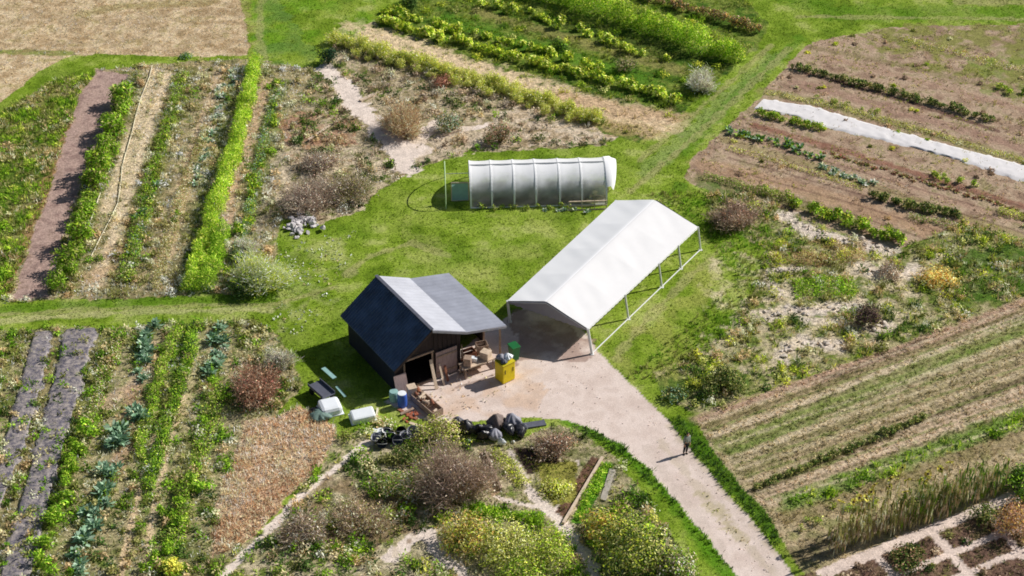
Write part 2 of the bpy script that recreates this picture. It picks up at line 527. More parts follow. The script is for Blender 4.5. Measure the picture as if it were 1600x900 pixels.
# tracks and dry patches in the lawn
stroke([(1216, 86), (1140, 150), (1080, 206), (1010, 270)], 1.4, (142, 158, 92), 0.7, 0.7, seed=252, only="lawn")
stroke([(1250, 60), (1160, 140), (1070, 240)], 1.0, (84, 128, 26), 0.6, 0.7, seed=262, only="lawn")
tint([(430, 400), (540, 370), (560, 420), (500, 520), (430, 520)], (176, 176, 108), 0.5, 253, 1.6, 0.5)
tint([(620, 340), (900, 340), (820, 460), (640, 420)], (160, 168, 88), 0.6, 254, 0.5, 0.5)
tint([(930, 540), (1090, 400), (1130, 440), (1050, 600), (980, 590)], (162, 164, 84), 0.6, 255, 0.6, 0.45)
tint([(1030, 300), (1120, 280), (1180, 380), (1100, 370)], (70, 112, 20), 0.6, 256, 0.6, 0.35)
tint([(390, 0), (600, -40), (560, 60), (400, 90)], (98, 146, 26), 0.6, 257, 0.7, 0.4)
tint([(395, 0), (440, 0), (500, 110), (400, 96)], (98, 132, 62), 0.6, 258, 0.5, 0.35)
stroke([(1180, -30), (1300, 20), (1600, 22), (1700, 26)], 3.0, (86, 128, 22), 0.7, 0.6, seed=259, only="lawn")
stroke([(1500, 3), (1700, 5)], 1.4, (168, 160, 98), 0.8, 0.6, seed=260, only="lawn")

for i, (pts, w) in enumerate([([(1232, 76), (1150, 156), (1090, 210), (1030, 262), (985, 300)], .35), ([(1206, 70), (1122, 146), (1060, 200), (1000, 250)], .35),
        ([(-60, 498), (100, 486), (300, 478), (430, 476), (520, 450)], .3), ([(700, 400), (640, 380), (580, 400), (540, 430)], .4), ([(960, 560), (1010, 500), (1080, 430), (1140, 380)], .4),
        ([(410, -20), (404, 60), (412, 100)], .4), ([(1250, 26), (1400, 28), (1600, 30)], .4)]):
    stroke(pts, w * 1.6, (172, 164, 104), 0.6, 1.0, seed=340 + i, sc=1.2, only="lawn")
tint(ALLP, (160, 170, 84), 0.28, 350, 0.35, 0.52, "lawn")
tint(ALLP, (92, 128, 30), 0.25, 351, 0.28, 0.55, "lawn")
# --- drive
DRIVE = [(206, 185, 173), (214, 194, 182), (222, 203, 192), (210, 190, 178)]
layer("gravel_drive", [(600, 628), (640, 598), (700, 560), (800, 490), (850, 470), (905, 500), (930, 548), (966, 580), (1008, 622), (1046, 660), (1076, 700), (1120, 752), (1168, 806), (1216, 866), (1262, 930), (1340, 1040), (1260, 1040), (1190, 940), (1150, 898), (1106, 842), (1056, 782), (1010, 730), (968, 694), (920, 668), (870, 654), (800, 652), (740, 660), (690, 664), (650, 652)], DRIVE, 0.8, 0.02, 264, 0.22, 6.0)
tint([(640, 600), (760, 560), (860, 560), (840, 650), (660, 650)], (206, 172, 142), 0.6, 265, 0.8, 0.4)
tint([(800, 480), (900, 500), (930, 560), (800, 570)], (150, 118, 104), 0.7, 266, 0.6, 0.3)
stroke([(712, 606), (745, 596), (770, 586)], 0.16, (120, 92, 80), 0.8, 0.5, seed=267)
for i, (a, b, w) in enumerate([((1090, 772), (1102, 776), .5), ((1106, 786), (1116, 792), .7), ((1124, 802), (1142, 820), .9), ((1144, 826), (1164, 846), .55)]):
    stroke([a, b], w, (176, 164, 116), 0.7, 1.2, seed=270 + i, sc=2.6)
for i, (a, b) in enumerate([((1010, 700), (1130, 860)), ((1060, 690), (1230, 900))]):
    stroke([a, b], 0.7, (196, 178, 164), 0.5, 0.8, seed=276 + i, only="gravel_drive")
stroke([(1030, 690), (1096, 768), (1170, 852), (1240, 940)], 0.6, (184, 168, 142), 0.55, 0.9, seed=278, only="gravel_drive")
stroke([(1050, 664), (1100, 722), (1160, 790), (1222, 866)], 0.7, (176, 160, 122), 0.5, 0.9, seed=279, only="gravel_drive")
# verges
stroke([(900, 656), (960, 682), (1010, 722), (1060, 776), (1110, 842), (1150, 900)], 1.8, (84, 132, 22), 0.9, 0.4, seed=280, only="lawn")
stroke([(1070, 668), (1120, 726), (1170, 780), (1212, 832)], 1.4, (66, 104, 18), 0.9, 0.4, seed=281, only="lawn")

# --- garden paths
for i, (pts, w) in enumerate([
        ([(508, 108), (525, 123), (549, 157), (573, 184), (600, 211), (621, 235), (637, 264)], 1.25),
        ([(621, 236), (656, 219), (680, 192)], 0.9), ([(600, 214), (640, 240), (660, 236)], 1.2),
        ([(688, 214), (720, 203), (760, 196)], 0.5), ([(330, 920), (470, 776), (500, 753), (564, 698), (580, 690)], 0.5),
        ([(826, 768), (850, 790), (877, 818), (900, 848), (924, 882), (940, 930)], 0.75),
        ([(846, 792), (872, 800)], 0.5),
        ([(796, 704), (812, 736), (834, 772)], 0.35), ([(770, 776), (800, 784), (846, 794)], 0.3), ([(902, 722), (884, 760), (868, 798)], 0.25), ([(610, 872), (650, 838), (668, 836), (690, 872), (724, 892), (730, 930)], 0.85)]):
    stroke(pts, w * (1.35 if i < 4 else 0.95), (226, 208, 194), 1.0, 0.6, seed=290 + i, c="garden_path", amp=0.03)
# garden beds in the bottom middle
for i, (poly, c) in enumerate([
        ([(748, 706), (758, 706), (782, 768), (768, 776)], (206, 170, 126)),
        ([(802, 702), (868, 696), (878, 734), (824, 742)], (74, 58, 50)),
        ([(925, 712), (940, 718), (884, 812), (868, 800)], (120, 88, 66)),
        ([(944, 722), (960, 726), (912, 820), (892, 816)], (92, 142, 36)),
        ([(955, 734), (964, 738), (948, 784), (938, 780)], (170, 162, 146)),
        ([(842, 724), (902, 722), (900, 784), (866, 790), (845, 760)], (146, 142, 50))]):
    layer("garden_ground", poly, [tuple(int(v * f) for v in c) for f in (0.85, 1.0, 1.08)], 1.5, 0.1, 300 + i, 0.15)
tint([(500, 750), (650, 740), (650, 845), (420, 860)], (140, 112, 80), 0.7, 310, 0.8, 0.35)
tint([(430, 860), (700, 840), (700, 960), (400, 960)], (200, 182, 156), 0.65, 311, 2.2, 0.5)
tint([(440, 180), (550, 180), (560, 230), (440, 235)], (178, 128, 100), 0.75, 312, 1.2, 0.35)
tint([(640, 200), (760, 190), (740, 240), (650, 250)], (216, 194, 166), 0.7, 313, 1.2, 0.4)
# dark soil inside the tunnel
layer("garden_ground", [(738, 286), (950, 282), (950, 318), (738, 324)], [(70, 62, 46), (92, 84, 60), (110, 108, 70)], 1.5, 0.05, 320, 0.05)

hgt[:] = np.clip(hgt, -0.03, 0.4)


def class_at(x, y):
    i = np.clip(np.round((x - gx[0]) / STEP).astype(int), 0, NX - 1)
    j = np.clip(np.round((y - gy[0]) / STEP).astype(int), 0, NY - 1)
    return cls[i, j], hgt[i, j], colr[i, j]


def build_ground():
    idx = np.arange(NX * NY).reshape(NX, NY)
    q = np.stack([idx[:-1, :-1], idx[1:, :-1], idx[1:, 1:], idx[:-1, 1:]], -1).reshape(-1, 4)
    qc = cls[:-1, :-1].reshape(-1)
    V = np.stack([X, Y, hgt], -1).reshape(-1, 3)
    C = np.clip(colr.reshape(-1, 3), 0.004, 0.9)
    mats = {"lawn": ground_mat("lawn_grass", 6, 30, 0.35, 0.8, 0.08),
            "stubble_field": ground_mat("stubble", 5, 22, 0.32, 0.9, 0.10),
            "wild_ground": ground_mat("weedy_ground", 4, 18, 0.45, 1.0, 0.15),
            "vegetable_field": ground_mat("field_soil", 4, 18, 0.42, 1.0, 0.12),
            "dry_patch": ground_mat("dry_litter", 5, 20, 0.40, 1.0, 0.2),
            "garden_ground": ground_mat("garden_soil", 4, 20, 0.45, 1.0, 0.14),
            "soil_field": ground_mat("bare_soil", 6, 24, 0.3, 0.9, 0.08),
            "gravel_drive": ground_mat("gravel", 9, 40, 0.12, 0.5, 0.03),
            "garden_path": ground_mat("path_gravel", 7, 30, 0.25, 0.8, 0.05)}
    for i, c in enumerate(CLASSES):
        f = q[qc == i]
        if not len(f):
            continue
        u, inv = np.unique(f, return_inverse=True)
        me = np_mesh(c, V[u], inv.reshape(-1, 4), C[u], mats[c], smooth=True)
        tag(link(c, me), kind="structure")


build_ground()
# wide land all round, a little below, to the horizon
mg, nt, out = new_mat("far_land")
b = nt.nodes.new("ShaderNodeBsdfPrincipled")
tc = nt.nodes.new("ShaderNodeTexCoord")
n1 = nt.nodes.new("ShaderNodeTexNoise")
n1.inputs["Scale"].default_value = 0.03
n1.inputs["Detail"].default_value = 8
cr = nt.nodes.new("ShaderNodeValToRGB")
cr.color_ramp.elements[0].position = 0.35
cr.color_ramp.elements[0].color = (*lin((84, 118, 36)) * 0.7, 1)
cr.color_ramp.elements[1].position = 0.65
cr.color_ramp.elements[1].color = (*lin((160, 146, 96)) * 0.7, 1)
nt.links.new(tc.outputs["Object"], n1.inputs["Vector"])
nt.links.new(n1.outputs["Fac"], cr.inputs["Fac"])
nt.links.new(cr.outputs["Color"], b.inputs["Base Color"])
b.inputs["Roughness"].default_value = 1
nt.links.new(b.outputs[0], out.inputs["Surface"])
R_ = 3000
me = np_mesh("ground", np.array([(-R_, -R_, -0.12), (R_, -R_, -0.12), (R_, R_, -0.12), (-R_, R_, -0.12)]), np.array([[0, 1, 2, 3]]), None, mg)
tag(link("ground", me), kind="structure")


# ------------------------------------------------------------------ VEGETATION
def pick(pal, n, rng, jit=0.16):
    A = np.array([soft(c) for c in pal]) * VK
    c = A[rng.integers(0, len(pal), n)]
    return np.clip(c * (1 + (rng.random((n, 1)) - 0.5) * 2 * jit) * (1 + (rng.random((n, 3)) - 0.5) * jit * 0.7), 0.003, 0.9)


def leaves(B, T, wid, C, rng, mid=0.45, face=None, wob=0.42):
    """diamond leaves from base B to tip T (n,3), width wid (n,), facing roughly along `face`"""
    n = len(B)
    d = T - B
    r = rng.normal(size=(n, 3))
    if face is not None:
        r = np.broadcast_to(face, (n, 3)) + r * wob
    s = np.cross(d, r)
    s /= np.linalg.norm(s, axis=1, keepdims=True) + 1e-9
    M = B + d * mid
    hw = (wid / 2)[:, None]
    V = np.stack([B, M + s * hw, T, M - s * hw], 1).reshape(-1, 3)
    Q = np.arange(4 * n).reshape(n, 4)
    return V, Q, np.repeat(C, 4, 0)


class Acc:
    def __init__(s):
        s.V, s.Q, s.C, s.n = [], [], [], 0

    def add(s, V, Q, C):
        s.V.append(V)
        s.Q.append(Q + s.n)
        s.C.append(C)
        s.n += len(V)

    def mesh(s, name, mat=LEAF):
        return np_mesh(name, np.concatenate(s.V), np.concatenate(s.Q), np.concatenate(s.C), mat)


def unit(v):
    return v / (np.linalg.norm(v, axis=1, keepdims=True) + 1e-9)


def bush_arrays(rng, r, h, n, ll, lw, pal, clumps=9, squash=1.0, inner=0.45):
    """leaf clumps spread unevenly through a dome"""
    acc = Acc()
    cen = []
    for k in range(clumps):
        a = rng.random() * 2 * PI
        e = rng.random() ** 0.7
        rr = r * (0.15 + 0.62 * rng.random())
        cen.append((math.cos(a) * rr, math.sin(a) * rr, h * (0.28 + 0.55 * e * (1 - 0.5 * (rr / r) ** 2))))
    cen = np.array(cen)
    k2 = clumps * 2
    ctr = np.concatenate([cen, cen + rng.normal(size=cen.shape) * 0.08 * r])
    ctr[:, 2] = np.maximum(ctr[:, 2], 0.05)
    acc.add(*leaves(np.zeros((k2, 3)), ctr, np.full(k2, 0.03), pick([(112, 112, 62), (128, 110, 76)], k2, rng), rng, 0.3))
    ci = rng.integers(0, clumps, n)
    cr_ = (0.30 + 0.30 * rng.random(clumps)) * r
    d = unit(rng.normal(size=(n, 3)))
    rad = rng.random(n) ** inner
    P = cen[ci] + d * (cr_[ci] * rad)[:, None] * np.array([1, 1, min(1.0, h / r * 0.8)])
    P[:, 2] = np.abs(P[:, 2]) + 0.02
    fc = unit(d + 0.5 * unit(cen[ci] + np.array([0, 0, 0.3 * h])))
    tg = rng.normal(size=(n, 3))
    tg = unit(tg - fc * (tg * fc).sum(1, keepdims=True))
    dirv = unit(tg + 0.35 * fc - np.array([0, 0, 0.15]))
    L = ll * (0.6 + 0.8 * rng.random(n))
    cb = np.clip(1 + rng.normal(size=clumps) * 0.28, 0.5, 1.5)
    C = pick(pal, n, rng) * cb[ci][:, None]
    acc.add(*leaves(P, P + dirv * L[:, None], lw * (0.7 + 0.6 * rng.random(n)), C, rng, 0.45, fc))
    return acc


def twig_arrays(rng, r, h, n, pal, tw=0.02, spread=0.75, tufts=0, tpal=None, dim=False):
    """bare or dry stems fanning from the ground, plus small side twigs"""
    acc = Acc()
    a = rng.random(n) * 2 * PI
    rr = np.sqrt(rng.random(n))
    base = np.stack([np.cos(a) * rr * r * 0.35, np.sin(a) * rr * r * 0.35, np.zeros(n)], 1)
    top = np.stack([np.cos(a) * rr * r, np.sin(a) * rr * r, h * (0.55 + 0.45 * rng.random(n)) * (1 - 0.45 * rr ** 2)], 1)
    ph = rng.random(4) * 6.28
    lob = 0.82 + 0.22 * np.sin(2 * a + ph[0]) + 0.16 * np.sin(3 * a + ph[1]) + 0.12 * np.sin(5 * a + ph[2])
    top[:, :2] *= lob[:, None]
    top[:, 2] *= 0.8 + 0.3 * np.sin(2 * a + ph[3]) * rr + 0.25 * rng.random(n)
    top += rng.normal(size=(n, 3)) * 0.12 * r
    top[:, 2] = np.maximum(top[:, 2], 0.1)
    tone = (0.58 if dim else 0.85) + (0.65 if dim else 0.3) * rng.random((n, 1))
    acc.add(*leaves(base, top, np.full(n, tw), pick(pal, n, rng) * tone, rng, 0.3))
    m = n * 5
    i = rng.integers(0, n, m)
    t = 0.35 + 0.65 * rng.random(m)
    P = base[i] + (top[i] - base[i]) * t[:, None]
    d = unit(unit(top[i] - base[i]) + rng.normal(size=(m, 3)) * spread)
    d[:, 2] = np.abs(d[:, 2]) * 0.8
    L = 0.28 * h * (0.4 + 0.8 * rng.random(m))
    acc.add(*leaves(P, P + d * L[:, None], np.full(m, tw * 0.8), pick(pal, m, rng) * tone[i], rng, 0.3))
    if tufts:
        fav = rng.integers(0, n, max(6, n // 6))
        i = np.where(rng.random(tufts) < 0.6, fav[rng.integers(0, len(fav), tufts)], rng.integers(0, n, tufts))
        t = 0.5 + 0.55 * rng.random(tufts)
        P = base[i] + (top[i] - base[i]) * t[:, None] + rng.normal(size=(tufts, 3)) * 0.12 * r
        P[:, 2] = np.maximum(P[:, 2], 0.05)
        fc = unit(P - np.array([0, 0, 0.15 * h]))
        tg = unit(rng.normal(size=(tufts, 3)) + fc * 0.2)
        acc.add(*leaves(P, P + tg * 0.17, np.full(tufts, 0.085), pick(tpal or pal, tufts, rng) * tone[i], rng, 0.45, fc))
    return acc


def grass_arrays(rng, r, h, n, pal, w=0.03, lean=0.5):
    acc = Acc()
    a = rng.random(n) * 2 * PI
    rr = np.sqrt(rng.random(n)) * r * 0.5
    base = np.stack([np.cos(a) * rr, np.sin(a) * rr, np.zeros(n)], 1)
    out_ = np.stack([np.cos(a), np.sin(a), np.zeros(n)], 1)
    L = h * (0.6 + 0.5 * rng.random(n))
    ln = lean * rng.random(n)
    mid = base + out_ * (L * ln * 0.35)[:, None] + np.array([0, 0, 1]) * (L * 0.6)[:, None]
    top = base + out_ * (L * ln * 1.1 + rr * 0.5)[:, None] + np.array([0, 0, 1]) * (L * (1 - 0.35 * ln))[:, None]
    C = pick(pal, n, rng)
    acc.add(*leaves(base, mid + (mid - base) * 0.1, np.full(n, w), C, rng, 0.6))
    acc.add(*leaves(mid - (mid - base) * 0.1, top, np.full(n, w), C, rng, 0.3))
    return acc


def rosette_arrays(rng, r, h, n, pal, lw=0.12):
    """broad leaves arching out of one heart (kale, chard, squash)"""
    acc = Acc()
    a = rng.random(n) * 2 * PI
    el = 0.25 + 1.1 * rng.random(n)
    L = (0.55 + 0.5 * rng.random(n))
    out_ = np.stack([np.cos(a) * np.cos(el), np.sin(a) * np.cos(el), np.sin(el)], 1)
    base = np.stack([np.cos(a) * 0.03, np.sin(a) * 0.03, h * 0.25 * rng.random(n)], 1)
    sc_ = np.stack([L * r, L * r, L * h], 1)
    m = base + out_ * sc_ * 0.6
    t = base + out_ * sc_ + np.stack([np.cos(a), np.sin(a), np.full(n, -0.5)], 1) * (0.25 * r)
    t[:, 2] = np.maximum(t[:, 2], 0.03)
    C = pick(pal, n, rng)
    # lay the leaf flat across its direction
    for (p, q, f) in ((base, m, 0.6), (m - (m - base) * 0.25, t, 0.4)):
        d = q - p
        s = np.cross(d, np.array([0, 0, 1.0]))
        s = unit(s + rng.normal(size=(n, 3)) * 0.25)
        hw = lw * (0.35 + 0.35 * rng.random(n))
        M = p + d * f
        V = np.stack([p, M + s * hw[:, None], q, M - s * hw[:, None]], 1).reshape(-1, 3)
        acc.add(V, np.arange(4 * n).reshape(n, 4), np.repeat(C, 4, 0))
    return acc


def stalk_arrays(rng, h, pal, head=None):
    """one tall standing stalk with hanging strap leaves, optional flower head"""
    acc = Acc()
    lean = rng.normal(size=2) * 0.06 * h
    top = np.array([lean[0], lean[1], h])
    k = 3
    a = np.arange(k) * 2 * PI / k
    for i in range(4):
        p0 = top * i / 4
        p1 = top * (i + 1) / 4
        n = 2
        acc.add(*leaves(np.repeat(p0[None] - 0.02, n, 0), np.repeat(p1[None] + np.array([0, 0, .05]), n, 0), np.full(n, 0.06), pick(pal, n, rng), rng, 0.5))
    n = rng.integers(11, 17)
    t = 0.2 + 0.78 * rng.random(n)
    P = top[None] * t[:, None]
    a = rng.random(n) * 2 * PI
    L = 0.3 + 0.35 * rng.random(n)
    d = np.stack([0.6 * np.cos(a), 0.6 * np.sin(a), 0.5 + 0 * a], 1)
    M = P + d * (L * 0.45)[:, None]
    T = P + np.stack([np.cos(a) * 0.35, np.sin(a) * 0.35, -0.85 - 0.3 * rng.random(n)], 1) * L[:, None]
    T[:, 2] = np.maximum(T[:, 2], 0.02)
    C = pick(pal, n, rng)
    acc.add(*leaves(P, M, np.full(n, 0.08), C, rng, 0.6))
    acc.add(*leaves(M, T, np.full(n, 0.10), C, rng, 0.4))
    if head:
        n = 18
        a = np.arange(n) * 2 * PI / n
        nd = np.array([0.7, 0.25, 0.66])
        e1 = np.cross(nd, [0, 0, 1.0])
        e1 /= np.linalg.norm(e1)
        e2 = np.cross(nd, e1)
        rim = np.cos(a)[:, None] * e1 + np.sin(a)[:, None] * e2
        acc.add(*leaves(top + rim * 0.07, top + rim * 0.25 + nd * 0.03, np.full(n, 0.12), pick(head, n, rng), rng))
        c = pick([(70, 50, 24)], 6, rng)
        b6 = np.arange(6) * 2 * PI / 6
        r6 = np.cos(b6)[:, None] * e1 + np.sin(b6)[:, None] * e2
        acc.add(*leaves(top - r6 * 0.09 + nd * 0.03, top + r6 * 0.09 + nd * 0.03, np.full(6, 0.12), c, rng))
    return acc


PAL = dict(
    green=[(108, 142, 38), (92, 126, 32), (130, 158, 54), (74, 104, 30)],
    lime=[(144, 168, 52), (122, 150, 40), (172, 184, 82), (98, 130, 34)],
    yellowgreen=[(178, 184, 70), (152, 164, 54), (126, 146, 46), (196, 192, 94)],
    blue=[(118, 142, 118), (94, 120, 94), (144, 164, 142), (76, 102, 76)],
    silver=[(202, 202, 170), (178, 184, 148), (158, 168, 126), (212, 210, 184)],
    brown=[(158, 136, 112), (134, 114, 92), (178, 156, 130), (108, 92, 74)],
    mauve=[(160, 136, 122), (138, 116, 104), (182, 158, 142), (112, 94, 84)],
    tan=[(206, 182, 138), (186, 160, 116), (164, 140, 98), (218, 196, 154)],
    rust=[(160, 116, 88), (136, 96, 74), (180, 136, 106), (112, 82, 64)],
    yellow=[(212, 194, 106), (196, 180, 90), (178, 168, 82), (220, 206, 130)],
    orange=[(214, 158, 68), (200, 138, 58), (188, 148, 74), (156, 130, 60)],
    olive=[(132, 132, 70), (112, 116, 58), (152, 146, 88), (96, 100, 50)],
    dark=[(66, 90, 42), (54, 76, 36), (84, 106, 52), (48, 64, 32)],
    straw=[(228, 208, 168), (212, 190, 150), (238, 222, 188), (192, 168, 126)],
    grey=[(176, 162, 144), (154, 140, 124), (192, 180, 162), (132, 120, 106)],
    red=[(146, 88, 76), (124, 76, 68), (164, 106, 88), (102, 82, 58)])


def P(*names):
    r = []
    for n in names:
        r += PAL[n]
    return r


# ---- protos of small crop plants
def protos(kind, k, fn):
    res = []
    for i in range(k):
        rng = np.random.default_rng(hash_(kind) + i)
        res.append(fn(rng).mesh(kind))
    return res


def hash_(s):
    return sum(ord(c) * (i + 3) for i, c in enumerate(s)) % 99991


def put(name, meshes, p, label, cat, group, sc, rot=None):
    o = bpy.data.objects.new(name, random.choice(meshes))
    COL.objects.link(o)
    o.location = (p[0], p[1], p[2])
    o.rotation_euler = (0, 0, random.random() * 2 * PI if rot is None else rot)
    o.scale = (sc, sc, sc * random.uniform(0.85, 1.15))
    tag(o, label, cat, group)
    return o


def line_points(pts, spacing, jit=0.15):
    Pw = [G(*p) for p in pts]
    seg = []
    acc = 0.0
    res = []
    nxt = spacing * 0.5
    for a, b in zip(Pw[:-1], Pw[1:]):
        L = (b - a).length
        while nxt <= acc + L:
            q = a + (b - a) * ((nxt - acc) / L)
            res.append((q.x + random.gauss(0, jit), q.y + random.gauss(0, jit)))
            nxt += spacing * random.uniform(0.8, 1.2)
        acc += L
    return res


def row(name, meshes, pts, spacing, label, cat, group, sc=1.0, var=0.25, jit=0.15, skip=0.0):
    for (x, y) in line_points(pts, spacing, jit):
        if random.random() < skip:
            continue
        put(name, meshes, (x, y, 0.0), label, cat, group, sc * random.uniform(1 - var, 1 + var))


M_ = {}
M_["leafy"] = protos("leafy_plant", 5, lambda r: bush_arrays(r, 0.42, 0.55, 130, 0.17, 0.10, P("green", "yellowgreen"), 6))
M_["leafyy"] = protos("yellow_leafy_plant", 5, lambda r: bush_arrays(r, 0.45, 0.7, 170, 0.22, 0.15, P("yellowgreen", "yellowgreen", "yellowgreen", "green"), 7))
M_["bushy"] = protos("bushy_plant", 5, lambda r: bush_arrays(r, 0.75, 1.5, 620, 0.26, 0.09, P("green", "green", "lime", "olive"), 18))
M_["lime"] = protos("lime_plant", 5, lambda r: bush_arrays(r, 0.45, 0.8, 200, 0.17, 0.08, P("lime", "green", "green"), 7))
M_["dark"] = protos("dark_low_plant", 5, lambda r: bush_arrays(r, 0.36, 0.42, 130, 0.13, 0.08, P("dark", "olive"), 6))
M_["kale"] = protos("kale_plant", 5, lambda r: rosette_arrays(r, 0.5, 0.6, 30, P("blue"), 0.2))
M_["chard"] = protos("chard_plant", 5, lambda r: rosette_arrays(r, 0.42, 0.5, 24, P("green", "blue"), 0.18))
M_["redlet"] = protos("red_lettuce", 4, lambda r: rosette_arrays(r, 0.26, 0.2, 20, P("red", "olive"), 0.13))
M_["palehead"] = protos("pale_cabbage", 4, lambda r: rosette_arrays(r, 0.34, 0.34, 22, P("silver", "blue"), 0.17))
M_["stalk"] = protos("maize_stalk", 8, lambda r: stalk_arrays(r, 1.9 + 0.6 * r.random(), P("tan", "olive", "olive", "brown")))
M_["stalkg"] = protos("green_stalk", 6, lambda r: stalk_arrays(r, 2.1 + 0.6 * r.random(), P("olive", "green", "dark", "tan")))
M_["darkbush"] = protos("dark_bushy_plant", 4, lambda r: bush_arrays(r, 0.5, 1.1, 240, 0.22, 0.11, [(60, 78, 60), (46, 58, 58), (78, 98, 66), (40, 44, 52)], 9))
M_["sunfl"] = protos("sunflower", 5, lambda r: stalk_arrays(r, 2.3 + 0.5 * r.random(), P("olive", "tan"), [(200, 184, 60), (186, 164, 52), (150, 146, 50)]))
M_["feather"] = protos("feathery_plant", 6, lambda r: twig_arrays(r, 0.62, 1.15, 90, P("yellow", "yellowgreen"), 0.025, 0.7, 200, P("yellow", "yellowgreen")))
M_["autumn"] = protos("autumn_plant", 5, lambda r: bush_arrays(r, 0.5, 0.9, 240, 0.16, 0.09, P("orange", "rust", "brown", "olive", "dark"), 8))
M_["drygrass"] = protos("dry_grass_clump", 5, lambda r: grass_arrays(r, 0.45, 0.7, 90, P("tan", "olive"), 0.03, 0.8))
M_["weedy"] = protos("weed_clump", 6, lambda r: bush_arrays(r, 0.4, 0.42, 110, 0.13, 0.07, P("green", "olive", "yellowgreen"), 6))

# rows, one label per row
row("bushy_plant", M_["bushy"], [(196, 158), (180, 205), (160, 262), (140, 330), (116, 408), (98, 455)], 1.25, "tall bushy green plant in the row along the bare brown soil strip on the left", "plant", "bushy plants beside the brown soil strip", 1.12, 0.35, 0.25)
row("leafy_plant", M_["leafy"], [(436, 130), (420, 210), (400, 290), (376, 372), (362, 430)], 0.75, "mid green leafy plant in the row right of the vivid lime row", "plant", "leafy row right of the lime row", 0.95, 0.35, 0.25, 0.5)
row("cabbage", M_["palehead"], [(366, 108), (350, 150), (336, 190), (322, 235), (304, 290)], 0.6, "pale green cabbage in the row left of the vivid lime row", "plant", "pale cabbages left of the lime row", 1.0, 0.3, 0.25)
row("weed_clump", M_["weedy"], [(290, 116), (268, 190), (240, 280), (212, 380), (196, 446)], 0.7, "scruffy olive green weed clump in the strip between two straw strips of the left field", "plant", "weed clumps between straw strips", 1.0, 0.35, 0.35)
row("leafy_plant", M_["chard"], [(240, 290), (218, 350), (214, 420)], 0.7, "soft blue green plant at the lower end of the left field", "plant", "blue green plants low in the left field", 1.0, 0.3, 0.35)
row("kale", M_["kale"], [(236, 514), (226, 552), (214, 594)], 0.5, "blue green kale in the short dense row below the grass path", "plant", "short kale row below the grass path", 1.0, 0.2, 0.2)
row("kale", M_["kale"], [(208, 632), (190, 690), (172, 740), (150, 800), (130, 860), (112, 915)], 0.62, "large blue green kale in the long row beside the dark mulch strip", "plant", "long kale row beside the dark mulch", 1.15, 0.3, 0.4)
row("kale", M_["kale"], [(352, 506), (344, 545), (330, 590)], 0.6, "blue green kale in the patch left of the red brown shrub", "plant", "kale left of the red brown shrub", 1.0, 0.3, 0.35)
row("leafy_plant", M_["lime"], [(132, 668), (116, 720), (96, 782), (80, 850), (60, 910)], 0.7, "bright green bushy plant along the edge of the dark mulch strip", "plant", "bright plants edging the dark mulch", 1.05, 0.35, 0.3)
row("leafy_plant", M_["lime"], [(300, 760), (282, 800), (264, 850), (250, 900)], 0.55, "bright green plant in the clump near the yellow flowers at the bottom left", "plant", "bright clump near the yellow flowers", 1.0, 0.3, 0.5)
row("squash_plant", M_["leafyy"], [(588, 34), (700, 66), (820, 98), (940, 128), (1066, 164)], 0.62, "yellow green leafy plant in the dense row above the pale straw strip", "plant", "dense leafy row above the straw strip", 1.05, 0.22, 0.15)
row("squash_plant", M_["leafyy"], [(602, 22), (720, 50), (840, 80), (940, 112)], 0.66, "yellow green leafy plant in the second row above the pale straw strip", "plant", "second leafy row above the straw strip", 0.95, 0.3, 0.2, 0.1)
row("leafy_plant", M_["leafyy"], [(740, 6), (840, 30), (940, 62), (1050, 102)], 0.75, "mixed yellow green plant in the row below the tall green hedge row", "plant", "mixed row below the tall hedge row", 1.0, 0.4, 0.35, 0.1)
row("autumn_plant", M_["autumn"], [(930, -22), (1040, 8), (1120, 32), (1188, 52)], 0.55, "orange and brown autumn coloured plant in the topmost crop row", "plant", "orange brown topmost row", 1.0, 0.25, 0.2)
row("feathery_plant", M_["feather"], [(520, 66), (620, 94), (700, 116), (790, 144), (860, 166), (932, 196)], 0.42, "feathery yellow plant in the long yellow strip below the straw strip", "plant", "feathery yellow strip", 1.0, 0.3, 0.25)
row("feathery_plant", M_["feather"], [(560, 86), (700, 128), (820, 162), (900, 192)], 0.9, "lower feathery yellow plant on the garden side of the yellow strip", "plant", "garden side of the yellow strip", 0.75, 0.3, 0.3)
row("low_crop", M_["dark"], [(1236, 106), (1320, 128), (1420, 154), (1552, 190)], 0.36, "dark green low plant in the straight narrow row across the upper right soil", "plant", "straight dark row on the brown soil", 1.1, 0.25, 0.1)
row("leafy_plant", M_["leafy"], [(1182, 178), (1230, 190), (1288, 206)], 0.32, "green leafy plant in the short row touching the white row cover", "plant", "short row touching the white cover", 0.8, 0.25, 0.12)
row("leafy_plant", M_["weedy"], [(1268, 154), (1330, 168), (1386, 180)], 0.6, "yellowish green plant in the sparse row just above the white row cover", "plant", "sparse row above the white cover", 0.75, 0.3, 0.2)
row("chard", M_["chard"], [(1134, 203), (1190, 218), (1240, 234), (1276, 250)], 0.34, "leafy chard in the row below the white row cover at its left end", "plant", "chard row below the white cover", 0.95, 0.35, 0.2)
row("chard", M_["palehead"], [(1280, 262), (1320, 276), (1360, 290)], 0.36, "pale leafy chard in the broken row in the middle of the brown beds", "plant", "pale chard in the brown beds", 0.95, 0.35, 0.25)
row("lettuce", M_["redlet"], [(1290, 240), (1360, 260), (1430, 281), (1560, 320), (1620, 340)], 0.36, "dark red lettuce in the long reddish row below the white cover", "plant", "red lettuce row", 1.0, 0.25, 0.12)
row("low_crop", M_["dark"], [(1362, 308), (1430, 326), (1505, 342)], 0.34, "dark green low plant in the row nearest the right hand weeds", "plant", "dark row near the right weeds", 1.2, 0.3, 0.18)
